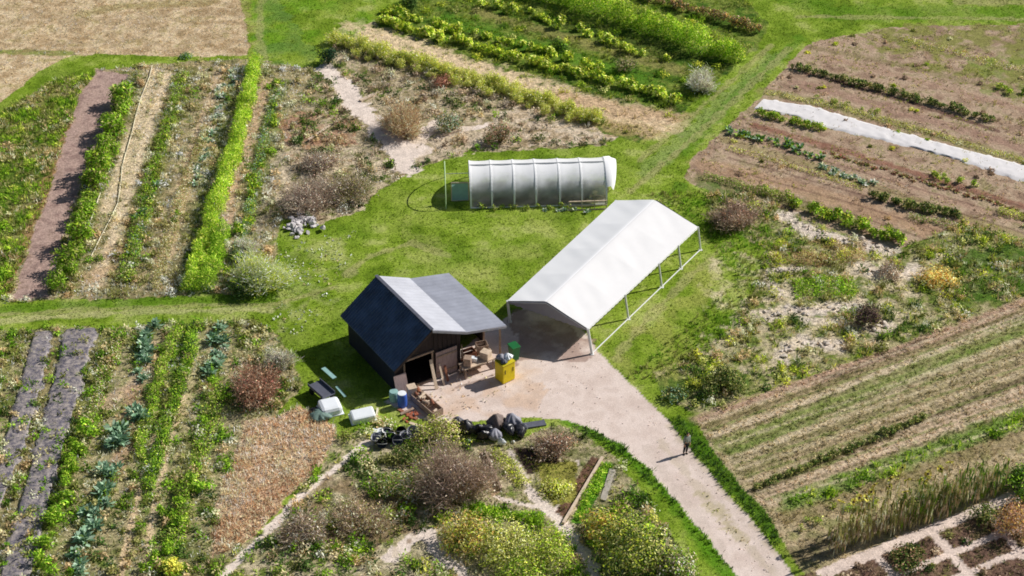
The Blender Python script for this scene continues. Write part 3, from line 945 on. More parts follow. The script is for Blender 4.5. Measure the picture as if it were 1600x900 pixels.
row("leafy_plant", M_["leafy"], [(1452, 272), (1518, 293)], 0.5, "green leafy plant in the short row below the far end of the white cover", "plant", "short row below the cover's far end", 0.8, 0.3, 0.2)
row("leafy_plant", M_["leafy"], [(1252, 326), (1310, 346), (1360, 364), (1416, 382)], 0.38, "vivid green leafy plant in the thick row beside the pale stony strip", "plant", "thick green row beside the stony strip", 1.15, 0.25, 0.2)
row("leafy_plant", M_["weedy"], [(1192, 296), (1240, 318)], 0.6, "green plant at the corner between the brown mounded shrub and the brown beds", "plant", "green plants by the brown mound", 1.1, 0.3, 0.3)
row("leafy_plant", M_["leafy"], [(1556, 137), (1604, 149)], 0.5, "green leafy plant in the short strip at the right edge of the brown soil", "plant", "short strip at the right edge", 0.8, 0.3, 0.2)
row("low_crop", M_["dark"], [(1180, 764), (1260, 730), (1360, 690), (1450, 652)], 0.32, "dark low plant in the thin straight line across the striped lower right field", "plant", "thin dark line in the striped field", 0.85, 0.2, 0.08)
row("maize_stalk", M_["stalk"], [(1298, 868), (1330, 854), (1400, 832), (1480, 802)], 0.14, "dry tan maize stalk in the tall screen at the bottom right, its lower left part", "plant", "dry tan part of the tall stalk screen", 0.95, 0.12, 0.16)
row("maize_stalk", M_["stalkg"], [(1400, 830), (1480, 800), (1562, 770)], 0.14, "green brown stalk in the tall screen at the bottom right, its upper right part", "plant", "green part of the tall stalk screen", 1.0, 0.15, 0.2)
row("sunflower", M_["sunfl"], [(1306, 844), (1380, 816), (1470, 782)], 0.4, "yellow topped flower stalk rising above the dry stalk screen", "plant", "sunflowers above the stalk screen", 1.05, 0.1, 0.2, 0.1)
row("leafy_plant", M_["weedy"], [(1232, 832), (1300, 806), (1390, 778)], 0.8, "low weed clump at the foot of the stalk screen on its field side", "plant", "weeds on the field side of the stalks", 0.8, 0.3, 0.3)


# ---- shrubs: a thing with crown and stem
def branch_mesh(rng, r, h, n=7):
    acc = Acc()
    for k in range(n):
        a = rng.random() * 2 * PI
        e = rng.random()
        p0 = np.array([0.05 * math.cos(a), 0.05 * math.sin(a), -0.03])
        p2 = np.array([math.cos(a) * r * 0.7 * e, math.sin(a) * r * 0.7 * e, h * (0.85 - 0.35 * e)])
        p1 = (p0 + p2) / 2 + np.array([0, 0, 0.12 * h])
        ring = []
        m = 5
        for (p, rad) in ((p0, 0.05), (p1, 0.03), (p2, 0.01)):
            an = np.arange(m) * 2 * PI / m
            ring.append(p[None] + np.stack([np.cos(an) * rad, np.sin(an) * rad, 0 * an], 1))
        V = np.concatenate(ring)
        Q = []
        for s in range(2):
            for i in range(m):
                j = (i + 1) % m
                Q.append([s * m + i, s * m + j, (s + 1) * m + j, (s + 1) * m + i])
        acc.add(V, np.array(Q), np.tile(lin((92, 72, 54)) * 0.7, (len(V), 1)))
    return acc.mesh("stem")


SEED = [100]


def shrub(px, py, r, h, label, style="bush", pal=None, n=900, ll=0.16, lw=0.07, cat="shrub", name="shrub", group=None, clumps=14, tufts=0, tpal=None, tw=0.022, lean=0.5, spread=.75):
    SEED[0] += 1
    rng = np.random.default_rng(SEED[0])
    p = G(px, py)
    root = empty(name, p, label, cat, group)
    if style == "bush":
        a = bush_arrays(rng, r * 1.08, h * 1.1, int(n * 1.5), ll * 1.25, lw * 1.4, pal, int(clumps * 1.3))
    elif style == "twig":
        a = twig_arrays(rng, r * 1.1, h * 1.12, int(n * 2.2), pal, tw * 1.4, spread, int(tufts * 1.0), tpal, pal[0] not in PAL["silver"])
    else:
        a = grass_arrays(rng, r, h, n, pal, tw, lean)
    link("crown", a.mesh("crown"), root)
    if style != "grass":
        link("stem", branch_mesh(rng, r, h), root)
    return root


shrub(712, 772, 2.5, 2.9, "largest brown twiggy shrub below the black sacks, almost leafless", "twig", P("mauve", "brown"), 420, tufts=1700, tpal=P("mauve", "brown", "grey"))
shrub(690, 694, 1.45, 1.5, "olive leaved shrub between the junk pile and the largest brown shrub", "bush", P("olive", "brown", "yellowgreen"), 1500, 0.12, 0.05)
shrub(864, 706, 1.25, 1.2, "rounded brown shrub above the dark soil bed beside the drive", "twig", P("brown", "mauve"), 220, tufts=700, tpal=P("brown", "rust", "grey"))
shrub(402, 618, 1.8, 1.7, "dark red brown shrub at the corner of the dry rust patch", "twig", P("rust", "brown"), 330, tufts=1500, tpal=P("rust", "red", "brown"))
shrub(437, 574, 0.95, 1.3, "grey feathery shrub arching beside the dark red brown shrub", "twig", P("grey", "silver"), 190, tw=0.03)
shrub(628, 206, 1.9, 2.2, "rounded tan and orange tall grass bush beside the pale garden path", "twig", P("tan", "tan", "rust"), 420, tufts=500, tpal=P("tan", "tan", "rust"), spread=.4)
shrub(700, 205, 1.3, 1.3, "grey green shrub right of the round tan grass bush", "bush", P("blue", "grey", "olive"), 1000, 0.13, 0.06)
shrub(782, 222, 1.25, 1.3, "dark rust brown shrub behind the poly tunnel", "bush", P("rust", "brown", "dark"), 1100, 0.13, 0.05)
shrub(513, 100, 0.9, 1.2, "small dark evergreen shrub at the top end of the pale garden path", "bush", [(40, 62, 44), (52, 76, 52), (34, 50, 36)], 900, 0.12, 0.05)
shrub(410, 446, 2.1, 2.0, "pale silvery feathery shrub on the corner of the left field and lawn", "twig", P("silver", "yellowgreen"), 380, tufts=900, tpal=P("silver", "silver", "yellowgreen"), tw=0.03)
shrub(378, 458, 1.2, 0.9, "dark green low shrub added to imitate shade under the silvery corner shrub", "bush", P("dark"), 800, 0.14, 0.06)  # added dark mass standing in for shade beneath the silvery shrub
shrub(388, 400, 0.9, 1.4, "tall pale plume plant above the silvery corner shrub", "twig", P("silver", "grey"), 170, tw=0.035, spread=.45)
shrub(482, 322, 2.2, 1.9, "grey brown twiggy mass at the lawn edge, left one", "twig", P("grey", "mauve"), 380, tufts=1200, tpal=P("grey", "mauve", "brown"))
shrub(548, 306, 2.0, 1.6, "olive brown twiggy mass at the lawn edge, right one", "twig", P("brown", "olive", "grey"), 320, tufts=1100, tpal=P("olive", "brown", "grey"))
shrub(500, 262, 1.5, 1.2, "dry mauve brown low shrub above the grey twiggy mass", "twig", P("mauve", "grey"), 260, tufts=800, tpal=P("mauve", "grey", "tan"))
shrub(1148, 352, 1.75, 1.7, "mauve brown rounded mound shrub behind the far end of the carport", "twig", P("mauve", "brown"), 380, tufts=1400, tpal=P("mauve", "brown", "rust"))
shrub(1095, 140, 1.3, 1.6, "silvery grey airy shrub at the end of the crop rows by the grass lane", "twig", P("silver", "grey"), 260, tufts=350, tpal=P("silver"), tw=0.03)
shrub(1350, 505, 1.1, 1.3, "dark brown shrub among the pale stones on the right", "bush", [(60, 46, 50), (84, 64, 62), (98, 80, 70), (58, 60, 42)], 1000, 0.13, 0.05)
shrub(1128, 610, 1.5, 1.2, "dark green shrub in the weeds above the striped field corner", "bush", P("dark", "olive"), 1300, 0.14, 0.06)
shrub(1055, 622, 0.8, 0.6, "low grey green shrub at the lawn end beside the drive", "bush", P("blue", "dark", "olive"), 600, 0.12, 0.06)
shrub(1465, 440, 1.35, 0.7, "orange leaved low shrub at the right beside pale rubble", "bush", P("orange", "yellow"), 800, 0.16, 0.07)
shrub(1390, 430, 1.0, 0.7, "grey brown low shrub left of the orange shrub", "bush", P("grey", "brown"), 650, 0.12, 0.05)
shrub(1580, 826, 1.7, 1.3, "rust coloured shrub right of the stalk screen at the right edge", "bush", P("rust", "orange", "brown"), 1500, 0.13, 0.05)
shrub(1590, 770, 1.2, 1.3, "dark green shrub at the upper end of the stalk screen", "bush", P("dark", "green"), 1100, 0.15, 0.07)
shrub(1535, 812, 0.9, 0.8, "small dark olive shrub between the stalk screen and the rust shrub", "bush", P("dark", "olive"), 600, 0.12, 0.05)
shrub(1416, 880, 1.2, 0.7, "rust and dark green plant mound filling the bed at the bottom right", "bush", P("dark", "rust", "dark", "olive"), 1100, 0.12, 0.05)
shrub(985, 880, 2.1, 2.2, "largest dark green shrub beside the lower drive verge", "bush", P("olive", "dark", "yellowgreen"), 3200, 0.15, 0.06, clumps=24)
shrub(940, 838, 1.3, 1.3, "yellowing shrub above the largest dark green shrub", "bush", P("yellowgreen", "orange", "olive"), 1500, 0.14, 0.06)
shrub(1050, 895, 1.2, 1.2, "olive green shrub between the largest dark shrub and the verge", "bush", P("olive", "green", "grey"), 1300, 0.14, 0.06)
shrub(725, 850, 1.6, 1.4, "yellow green shrub at the left end of the low hedge mass at the bottom", "bush", P("yellowgreen", "olive", "orange"), 2000, 0.13, 0.05, clumps=20)
shrub(790, 868, 1.7, 1.5, "olive yellow shrub in the middle of the low hedge mass at the bottom", "bush", P("yellowgreen", "olive", "yellow"), 2200, 0.13, 0.05, clumps=20)
shrub(858, 880, 1.6, 1.4, "yellow green shrub at the right end of the low hedge mass at the bottom", "bush", P("yellowgreen", "olive", "lime"), 2000, 0.13, 0.05, clumps=20)
shrub(810, 912, 1.6, 1.2, "yellow green shrub on the bottom edge of the picture", "bush", P("olive", "yellowgreen", "green"), 1800, 0.13, 0.05, clumps=18)
shrub(870, 768, 1.0, 0.5, "low yellow green herb mound inside the triangular bed", "bush", P("yellowgreen", "yellow"), 700, 0.11, 0.05)
shrub(560, 820, 1.8, 1.1, "dry brown shrub between the narrow path and the pale gravel", "twig", P("brown", "tan", "mauve"), 330, tufts=1200, tpal=P("brown", "tan", "olive"))
shrub(475, 838, 1.6, 1.1, "dry grey brown shrub left of the narrow path near the bottom", "twig", P("grey", "brown"), 290, tufts=1000, tpal=P("grey", "olive", "brown"))
shrub(620, 770, 1.5, 1.0, "mixed green and dry shrub left of the largest brown shrub", "bush", P("olive", "tan", "green"), 1300, 0.12, 0.05)
shrub(640, 720, 1.1, 0.8, "dark green low shrub just below the junk pile", "bush", P("dark", "olive"), 800, 0.12, 0.05)
shrub(642, 14, 0.9, 0.9, "small dark green bush at the top beside the leafy rows", "bush", P("dark"), 700, 0.13, 0.06)
shrub(872, 78, 0.9, 0.8, "dark green bush in the middle of the upper field", "bush", P("dark", "green"), 700, 0.13, 0.06)
shrub(975, 110, 1.1, 0.9, "mauve brown bush between leafy rows and the tall hedge row", "bush", P("brown", "olive", "dark"), 800, 0.12, 0.05)
shrub(268, 894, 0.6, 0.7, "clump of yellow flowers at the bottom of the lower left field", "bush", [(232, 190, 30), (214, 170, 28), (150, 150, 40)], 420, 0.11, 0.06, cat="flowers", name="flower_clump")
shrub(700, 118, 0.7, 0.6, "bright yellow plant at the bend of the feathery yellow strip", "bush", [(226, 200, 60), (206, 184, 60)], 420, 0.11, 0.06, cat="plant", name="yellow_plant")
shrub(690, 135, 0.9, 0.8, "rust red plant just below the bright yellow plant", "bush", P("rust", "red"), 500, 0.11, 0.05, cat="plant", name="rust_plant")
shrub(290, 90, 0.6, 0.3, "low grey green plant on the grass edge below the stubble field", "bush", P("blue", "green"), 300, 0.1, 0.05, cat="plant", name="low_plant")


# ---- hedge-like crop rows (continuous, one thing each)
def hedge(name, pts, w, h, dens, pal, ll, lw, label, cat="hedge", seed=1, kind=None):
    rng = np.random.default_rng(seed)
    Pw = [np.array(G(*p)) for p in pts]
    segs = [(a, b, np.linalg.norm(b - a)) for a, b in zip(Pw[:-1], Pw[1:])]
    tot = sum(s[2] for s in segs)
    n = int(tot * dens)
    s = rng.random(n) * tot
    pos = np.zeros((n, 3))
    tan = np.zeros((n, 3))
    acc = 0
    for a, b, L in segs:
        m = (s >= acc) & (s < acc + L)
        pos[m] = a + (b - a) * ((s[m] - acc) / L)[:, None]
        tan[m] = (b - a) / L
        acc += L
    side = np.cross(tan, [0, 0, 1.0])
    hn = h * (0.55 + 0.75 * vnoise(s * 1.1, s * 0, seed)) * (0.75 + 0.5 * vnoise(s * 3.1, s * 0 + 3, seed))
    an = rng.random(n) * PI
    rad = rng.random(n) ** 0.35
    off = np.cos(an) * rad * w / 2 * (0.6 + 0.7 * vnoise(s * 1.7, s * 0 + 11, seed)) + (vnoise(s * 0.9, s * 0 + 14, seed) - 0.5) * 0.35 * w
    z = np.sin(an) ** 0.7 * rad * hn
    B = pos + side * off[:, None] + np.array([0, 0, 1]) * z[:, None]
    fc = unit(side * np.cos(an)[:, None] + np.array([0, 0, 1]) * (0.25 + np.sin(an))[:, None])
    d = unit(rng.normal(size=(n, 3)) * 0.7 + fc * 0.5)
    L_ = ll * (0.6 + 0.8 * rng.random(n))
    V, Q, C = leaves(B, B + d * L_[:, None], lw * (0.7 + 0.6 * rng.random(n)), pick(pal, n, rng) * (0.9 + 0.5 * vnoise(s * 2.3, s * 0 + 8, seed))[:, None], rng, 0.45, fc)
    p0 = Pw[0]
    me = np_mesh(name, V - p0, Q, C, LEAF)
    return tag(link(name, me, None, p0), label, cat, None, kind)


hedge("hedge_row", [(790, -18), (900, 12), (1000, 44), (1080, 74), (1158, 100)], 1.7, 1.9, 620, P("lime", "lime", "yellowgreen", "green"), 0.24, 0.09, "tall dense bright green hedge like crop row at the top", seed=41)
hedge("hedge_row", [(900, -16), (1000, 18), (1100, 54), (1172, 78)], 1.4, 0.5, 260, P("olive", "yellowgreen", "green"), 0.16, 0.06, "low olive green strip between the tall hedge row and the orange row", "crop row", seed=42)
hedge("crop_row", [(722, 800), (780, 806), (850, 818)], 0.8, 0.5, 420, P("lime", "green"), 0.14, 0.07, "short bright green crop row above the low hedge mass", "crop row", seed=43)
hedge("crop_row", [(950, 726), (925, 768), (902, 812)], 0.7, 0.3, 320, P("lime", "green"), 0.12, 0.06, "short bright green strip beside the wooden edging board", "crop row", seed=44)
hedge("crop_row", [(768, 706), (790, 728), (818, 760)], 0.9, 0.35, 320, P("yellowgreen", "olive"), 0.12, 0.06, "yellow green herb strip running down from the black sacks", "crop row", seed=45)
hedge("crop_row", [(1240, 450), (1290, 452), (1335, 448)], 2.4, 0.5, 520, P("green", "lime", "green"), 0.16, 0.06, "patch of upright green leaves among the pale stones on the right", "crop row", seed=46)
hedge("crop_row", [(1205, 405), (1280, 408), (1352, 402)], 1.2, 0.6, 380, P("olive", "rust", "yellow"), 0.18, 0.03, "strip of reddish olive dry grass above the green leaf patch", "crop row", seed=47)
hedge("crop_row", [(1560, 330), (1640, 354)], 0.8, 0.4, 260, P("yellowgreen", "olive"), 0.14, 0.06, "olive green crop strip at the right edge below the brown beds", "crop row", seed=48)


hedge("crop_row", [(400, 100), (390, 150), (376, 205), (358, 268), (340, 320), (316, 392), (292, 458)], 1.15, 1.15, 760, P("lime", "lime", "yellowgreen", "green"), 0.2, 0.05, "long vivid lime green feathery crop row of the left field", "crop row", seed=66)
hedge("crop_row", [(352, 366), (338, 408), (322, 458)], 1.3, 1.0, 760, P("lime", "green"), 0.2, 0.05, "short vivid green crop row ending at the grass path, beside the lime row", "crop row", seed=67)
hedge("crop_row", [(308, 508), (290, 570), (270, 640), (250, 700), (232, 770)], 0.95, 0.55, 420, P("green", "lime", "dark"), 0.15, 0.06, "dense low green crop row on the right of the paired strip, lower left field", "crop row", seed=51)
hedge("crop_row", [(278, 510), (258, 570), (238, 640), (216, 720)], 0.9, 0.5, 400, P("green", "lime", "olive"), 0.15, 0.06, "dense low green crop row on the left of the paired strip, lower left field", "crop row", seed=52)
hedge("crop_row", [(1138, 232), (1240, 262), (1350, 296)], 0.7, 0.22, 150, P("olive", "yellowgreen", "tan"), 0.12, 0.05, "thin olive weed row across the brown beds below the chard", "crop row", seed=53)
hedge("crop_row", [(1196, 144), (1300, 165), (1450, 208), (1600, 252), (1680, 274)], 0.8, 0.2, 150, P("olive", "yellowgreen", "tan"), 0.12, 0.05, "thin olive weed row along the upper edge of the white row cover", "crop row", seed=54)
hedge("crop_row", [(1420, 338), (1520, 362), (1640, 392)], 0.9, 0.3, 200, P("olive", "green", "tan"), 0.13, 0.06, "green olive weed row along the lower edge of the brown beds", "crop row", seed=55)
hedge("crop_row", [(1100, 276), (1180, 298), (1250, 322)], 1.0, 0.35, 240, P("olive", "green", "brown"), 0.13, 0.06, "olive green weed row on the corner of the brown beds by the grass lane", "crop row", seed=56)
hedge("crop_row", [(1400, 60), (1500, 84), (1640, 120)], 1.4, 0.2, 150, P("olive", "yellowgreen", "tan"), 0.13, 0.05, "olive weed strip in the far corner of the brown soil field", "crop row", seed=57)
hedge("crop_row", [(434, 132), (416, 210), (396, 300), (372, 410)], 0.8, 0.4, 240, P("green", "blue", "olive"), 0.14, 0.06, "loose green crop row between two straw strips right of the lime row", "crop row", seed=58)
hedge("crop_row", [(286, 118), (260, 200), (232, 300), (198, 440)], 1.2, 0.5, 230, P("olive", "green", "green"), 0.14, 0.06, "scruffy olive crop row left of the middle straw strip of the left field", "crop row", seed=59)
hedge("crop_row", [(322, 200), (300, 262), (266, 370), (240, 455)], 0.9, 0.45, 220, P("olive", "tan", "olive"), 0.14, 0.05, "dry olive crop row in the middle of the left field", "crop row", seed=60)
hedge("crop_row", [(190, 520), (160, 600), (130, 690)], 0.9, 0.4, 230, P("olive", "green", "tan"), 0.14, 0.06, "weedy olive row beside the wide dark mulch strip", "crop row", seed=64)
hedge("crop_row", [(340, 610), (318, 690), (290, 780), (262, 900)], 1.2, 0.5, 240, P("green", "olive", "lime"), 0.14, 0.06, "loose green row between the straw line and the dry bracken patch", "crop row", seed=65)


# ---- ground cover nobody could count
def scatter(name, label, poly, dens, h, blades, w, pal, classes=None, seed=1, spread=0.12, clump=0.0, lean=0.7, use_ground=0.0, avoid=(), gk=1.0, mounds=0.0, mr=0.42, mh=0.4, bare=0.0, light=0.0):
    rng = np.random.default_rng(seed)
    Pw = [G(*p) for p in poly]
    x0, x1 = min(p.x for p in Pw), max(p.x for p in Pw)
    y0, y1 = min(p.y for p in Pw), max(p.y for p in Pw)
    n = int((x1 - x0) * (y1 - y0) * dens)
    x = x0 + (x1 - x0) * rng.random(n)
    y = y0 + (y1 - y0) * rng.random(n)
    u, v = to_px(x, y)
    m = pip(u, v, poly)
    if bare:
        m &= rng.random(n) < np.clip((fbm(x * 0.9, y * 0.9, seed + 21, 3) - bare) * 7, 0.06, 1)
    if clump:
        m &= fbm(x * 0.8, y * 0.8, seed, 3) > (0.5 - 0.25 + clump * 0.25) + 0.0
    ci, hh, gc = class_at(x, y)
    if classes:
        m &= np.isin(ci, [CLASSES.index(c) for c in classes])
    if light:
        m &= rng.random(n) < np.clip(1.45 - light * gc.mean(1), 0.07, 1)
    for a in AVOID + list(avoid):
        m &= ~pip(u, v, a)
    x, y, hh, gc = x[m], y[m], hh[m], gc[m]
    if dens > 10:
        th = rng.random(len(x)) < 0.72
        x, y, hh, gc = x[th], y[th], hh[th], gc[th]
    k = len(x)
    if not k:
        return
    size = (0.5 + 0.8 * rng.random(k)) * (0.6 + 0.8 * fbm(x * 0.5, y * 0.5, seed + 5, 2))
    A_ = np.array([soft(c) for c in pal]) * VK

    def patch_col(px_, py_):
        f = np.clip((fbm(px_ * 0.55, py_ * 0.55, seed + 3, 3) - 0.25) * 2.0, 0, 0.999) * 0.72 + rng.random(len(px_)) * 0.38
        c = A_[(f * len(pal)).astype(int) % len(pal)]
        return np.clip(c * (0.85 + 0.3 * rng.random((len(px_), 1))), 0.003, 0.9)
    tc_ = patch_col(x, y)
    if use_ground:
        tc_ = tc_ * (1 - use_ground) + gc * gk * (0.8 + 0.5 * rng.random((k, 1))) * use_ground
    i = np.repeat(np.arange(k), blades)
    N = k * blades
    a = rng.random(N) * 2 * PI
    rr = rng.random(N) * spread
    B = np.stack([x[i] + np.cos(a) * rr * 0.5, y[i] + np.sin(a) * rr * 0.5, hh[i] - 0.01], 1)
    L = 1.1 * h * size[i] * (0.6 + 0.6 * rng.random(N))
    w = w * 1.25
    ln = lean * rng.random(N)
    T = B + np.stack([np.cos(a) * L * ln, np.sin(a) * L * ln, L * np.sqrt(np.maximum(0.05, 1 - ln ** 2))], 1)
    C = tc_[i] * (0.8 + 0.4 * rng.random((N, 1)))
    acc = Acc()
    acc.add(*leaves(B, T, np.full(N, w) * (0.6 + 0.8 * rng.random(N)), C, rng, 0.4, np.array([0.0, 0.0, 1.0]), 0.5))
    if mounds:
        nm = int(k * mounds * 1.35)
        sel = rng.integers(0, k, nm)
        mx_, my_ = x[sel], y[sel]
        mc = patch_col(mx_, my_)
        nl = 46
        j = np.repeat(np.arange(nm), nl)
        N = nm * nl
        rad = mr * (0.5 + 0.9 * rng.random(nm))
        hh_ = mh * (0.5 + 0.9 * rng.random(nm))
        dd = unit(rng.normal(size=(N, 3)))
        dd[:, 2] = np.abs(dd[:, 2])
        q = rng.random(N) ** 0.4
        B = np.stack([mx_[j] + dd[:, 0] * rad[j] * q, my_[j] + dd[:, 1] * rad[j] * q, dd[:, 2] * hh_[j] * q + 0.02], 1)
        d2 = unit(rng.normal(size=(N, 3)) + dd * 0.3)
        L = 0.18 * (0.6 + 0.8 * rng.random(N))
        T = B + d2 * L[:, None]
        T[:, 2] = np.maximum(T[:, 2], 0.01)
        acc.add(*leaves(B, T, 0.10 * (0.6 + 0.8 * rng.random(N)), mc[j] * (0.85 + 0.3 * rng.random((N, 1))), rng, 0.45, dd))
    tag(link(name, acc.mesh(name)), label, None, None, "stuff")


AVOID = [[(616, 606), (535, 510), (590, 430), (700, 425), (795, 512), (760, 545), (690, 580)],
         [(735, 325), (735, 270), (955, 262), (955, 320)]]
ALL = [(-120, -60), (1720, -60), (1720, 960), (-120, 960)]
scatter("grass", "short mown green grass of the lawn and the grass lanes", ALL, 26, 0.09, 3, 0.04, P("green", "yellowgreen"), ["lawn"], 501, 0.12, use_ground=0.85, gk=1.08, lean=0.95)
scatter("grass", "longer dark green grass on the drive verges", [(880, 650), (960, 680), (1060, 650), (1230, 840), (1160, 910), (1000, 740)], 40, 0.22, 4, 0.04, P("green", "dark", "dark"), ["lawn"], 502)
scatter("grass", "rough tufted grass at the wild edges of the lawn", [(1000, 300), (1200, 300), (1210, 450), (1100, 560), (1020, 600), (980, 590), (1150, 440), (1090, 350)], 22, 0.26, 5, 0.04, P("green", "olive"), ["lawn", "wild_ground"], 503)
scatter("stubble", "cut straw stubble of the top left field", [(-120, -60), (400, -60), (400, 100), (-120, 330)], 13, 0.16, 4, 0.03, P("straw", "tan"), ["stubble_field"], 504, 0.14, use_ground=0.3)
scatter("weeds", "wild weeds and grass on the far left bank", [(-120, 90), (200, 90), (10, 480), (-120, 480)], 24, 0.34, 5, 0.05, P("green", "lime", "olive", "tan"), ["wild_ground"], 505, 0.2, mounds=0.03, lean=0.95)
scatter("weeds", "mixed weeds and straw litter between the rows of the left field", [(0, 90), (540, 90), (440, 470), (0, 480)], 18, 0.24, 5, 0.055, P("green", "olive", "tan", "straw", "olive"), ["vegetable_field"], 506, 0.25, use_ground=0.35, mounds=0.09, mr=0.36, mh=0.45, bare=0.33, lean=0.97, light=2.6)
scatter("weeds", "mixed weeds between the rows of the lower left field", [(-120, 500), (500, 500), (380, 960), (-120, 960)], 20, 0.24, 5, 0.055, P("green", "olive", "green", "tan", "olive", "dark"), ["vegetable_field"], 507, 0.25, use_ground=0.3, mounds=0.13, mr=0.36, mh=0.45, bare=0.30, lean=0.97, light=2.6)
scatter("dry_bracken", "flattened pinkish tan dry bracken below the shed shadow", [(300, 620), (540, 620), (540, 700), (330, 900)], 80, 0.28, 3, 0.042, [(226, 192, 156), (210, 174, 135), (232, 204, 171), (194, 154, 116), (217, 181, 144), (156, 122, 92)], ["dry_patch"], 508, 0.25, lean=0.98, use_ground=0.2)
scatter("weeds", "rank mixed herbs and dry stems of the garden at the bottom", [(260, 650), (1150, 640), (1150, 960), (260, 960)], 22, 0.32, 5, 0.06, P("green", "olive", "dark", "lime", "tan", "green", "dark"), ["garden_ground"], 509, 0.25, avoid=[[(742, 700), (860, 668), (965, 700), (970, 770), (900, 836), (820, 800), (740, 790)]], use_ground=0.2, mounds=0.17, mr=0.46, mh=0.55, bare=0.34, lean=0.97, light=2.6)
scatter("weeds", "low herbs in the wedge shaped beds below the drive bend", [(742, 700), (860, 668), (965, 700), (970, 770), (900, 836), (820, 800), (740, 790)], 16, 0.16, 5, 0.05, P("olive", "green", "yellowgreen"), ["garden_ground"], 519, 0.2, use_ground=0.6, lean=0.97)
scatter("weeds", "dry and green herbs of the garden behind the poly tunnel", [(420, 50), (1010, 180), (960, 240), (700, 250), (560, 345), (420, 350)], 20, 0.30, 5, 0.055, P("olive", "green", "dark", "tan", "brown", "grey", "dark"), ["garden_ground"], 510, 0.25, use_ground=0.2, mounds=0.13, mr=0.46, mh=0.55, bare=0.38, lean=0.97, light=2.6)
scatter("weeds", "green weeds between the crop rows of the upper field", [(520, -60), (1250, -60), (1050, 230), (520, 70)], 20, 0.24, 5, 0.05, P("green", "lime", "yellowgreen", "olive"), ["vegetable_field"], 511, 0.2, use_ground=0.6, mounds=0.015, gk=1.0, lean=0.97, bare=0.42, light=2.6)
scatter("weeds", "low weeds speckling the brown beds at the upper right", [(1050, 30), (1720, 30), (1720, 420), (1050, 300)], 12, 0.14, 5, 0.04, P("olive", "yellowgreen", "brown", "tan"), ["soil_field"], 512, 0.2, clump=0.8, use_ground=0.3, lean=0.97, mounds=0.012, mr=0.2, mh=0.14)
scatter("weeds", "wild weeds around the pale stones on the right", [(1000, 290), (1720, 330), (1720, 470), (1080, 660)], 22, 0.32, 5, 0.055, P("green", "olive", "tan", "yellowgreen", "dark"), ["wild_ground"], 513, 0.22, use_ground=0.25, mounds=0.09, mr=0.45, mh=0.45, bare=0.34, lean=0.97, light=2.6)
scatter("weeds", "thin weeds of the striped lower right field", [(1080, 655), (1720, 420), (1720, 740), (1240, 900)], 18, 0.15, 5, 0.045, P("olive", "yellowgreen", "tan", "green"), ["vegetable_field"], 514, 0.2, use_ground=0.88, gk=1.22, lean=0.97)
scatter("weeds", "rank bright weeds in the green band beside the stalk screen", [(1225, 780), (1365, 726), (1500, 680), (1640, 624), (1640, 660), (1500, 706), (1365, 755), (1240, 802)], 16, 0.30, 5, 0.055, P("green", "lime"), None, 515, 0.22, mounds=0.05, bare=0.38, lean=0.97)
scatter("weeds", "low plants filling the purple beds at the bottom right", [(1240, 900), (1720, 720), (1720, 960), (1240, 960)], 22, 0.18, 5, 0.045, P("mauve", "brown", "olive", "dark"), ["garden_ground"], 516, 0.2, use_ground=0.4, lean=0.97, mounds=0.03, mr=0.25, mh=0.2)
scatter("straw", "pale straw litter on the straw strips of the left field", [(0, 90), (540, 90), (440, 470), (0, 480)], 9, 0.22, 3, 0.045, P("straw"), ["vegetable_field"], 520, 0.3, lean=0.99, use_ground=0.2)
scatter("straw", "pale straw litter between the rows of the lower left field", [(-120, 500), (500, 500), (380, 960), (-120, 960)], 7, 0.22, 3, 0.045, P("straw"), ["vegetable_field"], 521, 0.3, lean=0.99, use_ground=0.2)
scatter("gravel", "loose pale stones scattered over the drive", [(600, 480), (960, 480), (1400, 1000), (1150, 1000), (880, 660), (640, 670)], 3.5, 0.07, 2, 0.07, [(210, 192, 180), (176, 160, 150), (236, 222, 212), (150, 136, 126)], ["gravel_drive"], 522, 0.1, lean=0.95, use_ground=0.4, bare=0.45)
scatter("weeds", "thin weeds in the worn middle of the drive", [(1086, 764), (1106, 764), (1176, 848), (1150, 856)], 30, 0.12, 4, 0.04, P("olive", "yellowgreen", "tan"), ["gravel_drive"], 523, 0.12, lean=0.97, bare=0.47, use_ground=0.3)
scatter("wood_scraps", "small scraps of wood littering the yard before the shed", [(640, 600), (700, 572), (770, 580), (800, 610), (700, 655), (650, 648)], 5, 0.16, 2, 0.07, P("tan", "straw", "brown"), ["gravel_drive"], 524, 0.2, lean=0.99, bare=0.42)
scatter("fallen_leaves", "pale fallen leaves flecking the lawn left of the shed", [(430, 395), (560, 350), (540, 440), (470, 530), (430, 520)], 5, 0.14, 2, 0.12, P("straw", "silver"), ["lawn"], 517, 0.2, clump=0.8, lean=0.97)


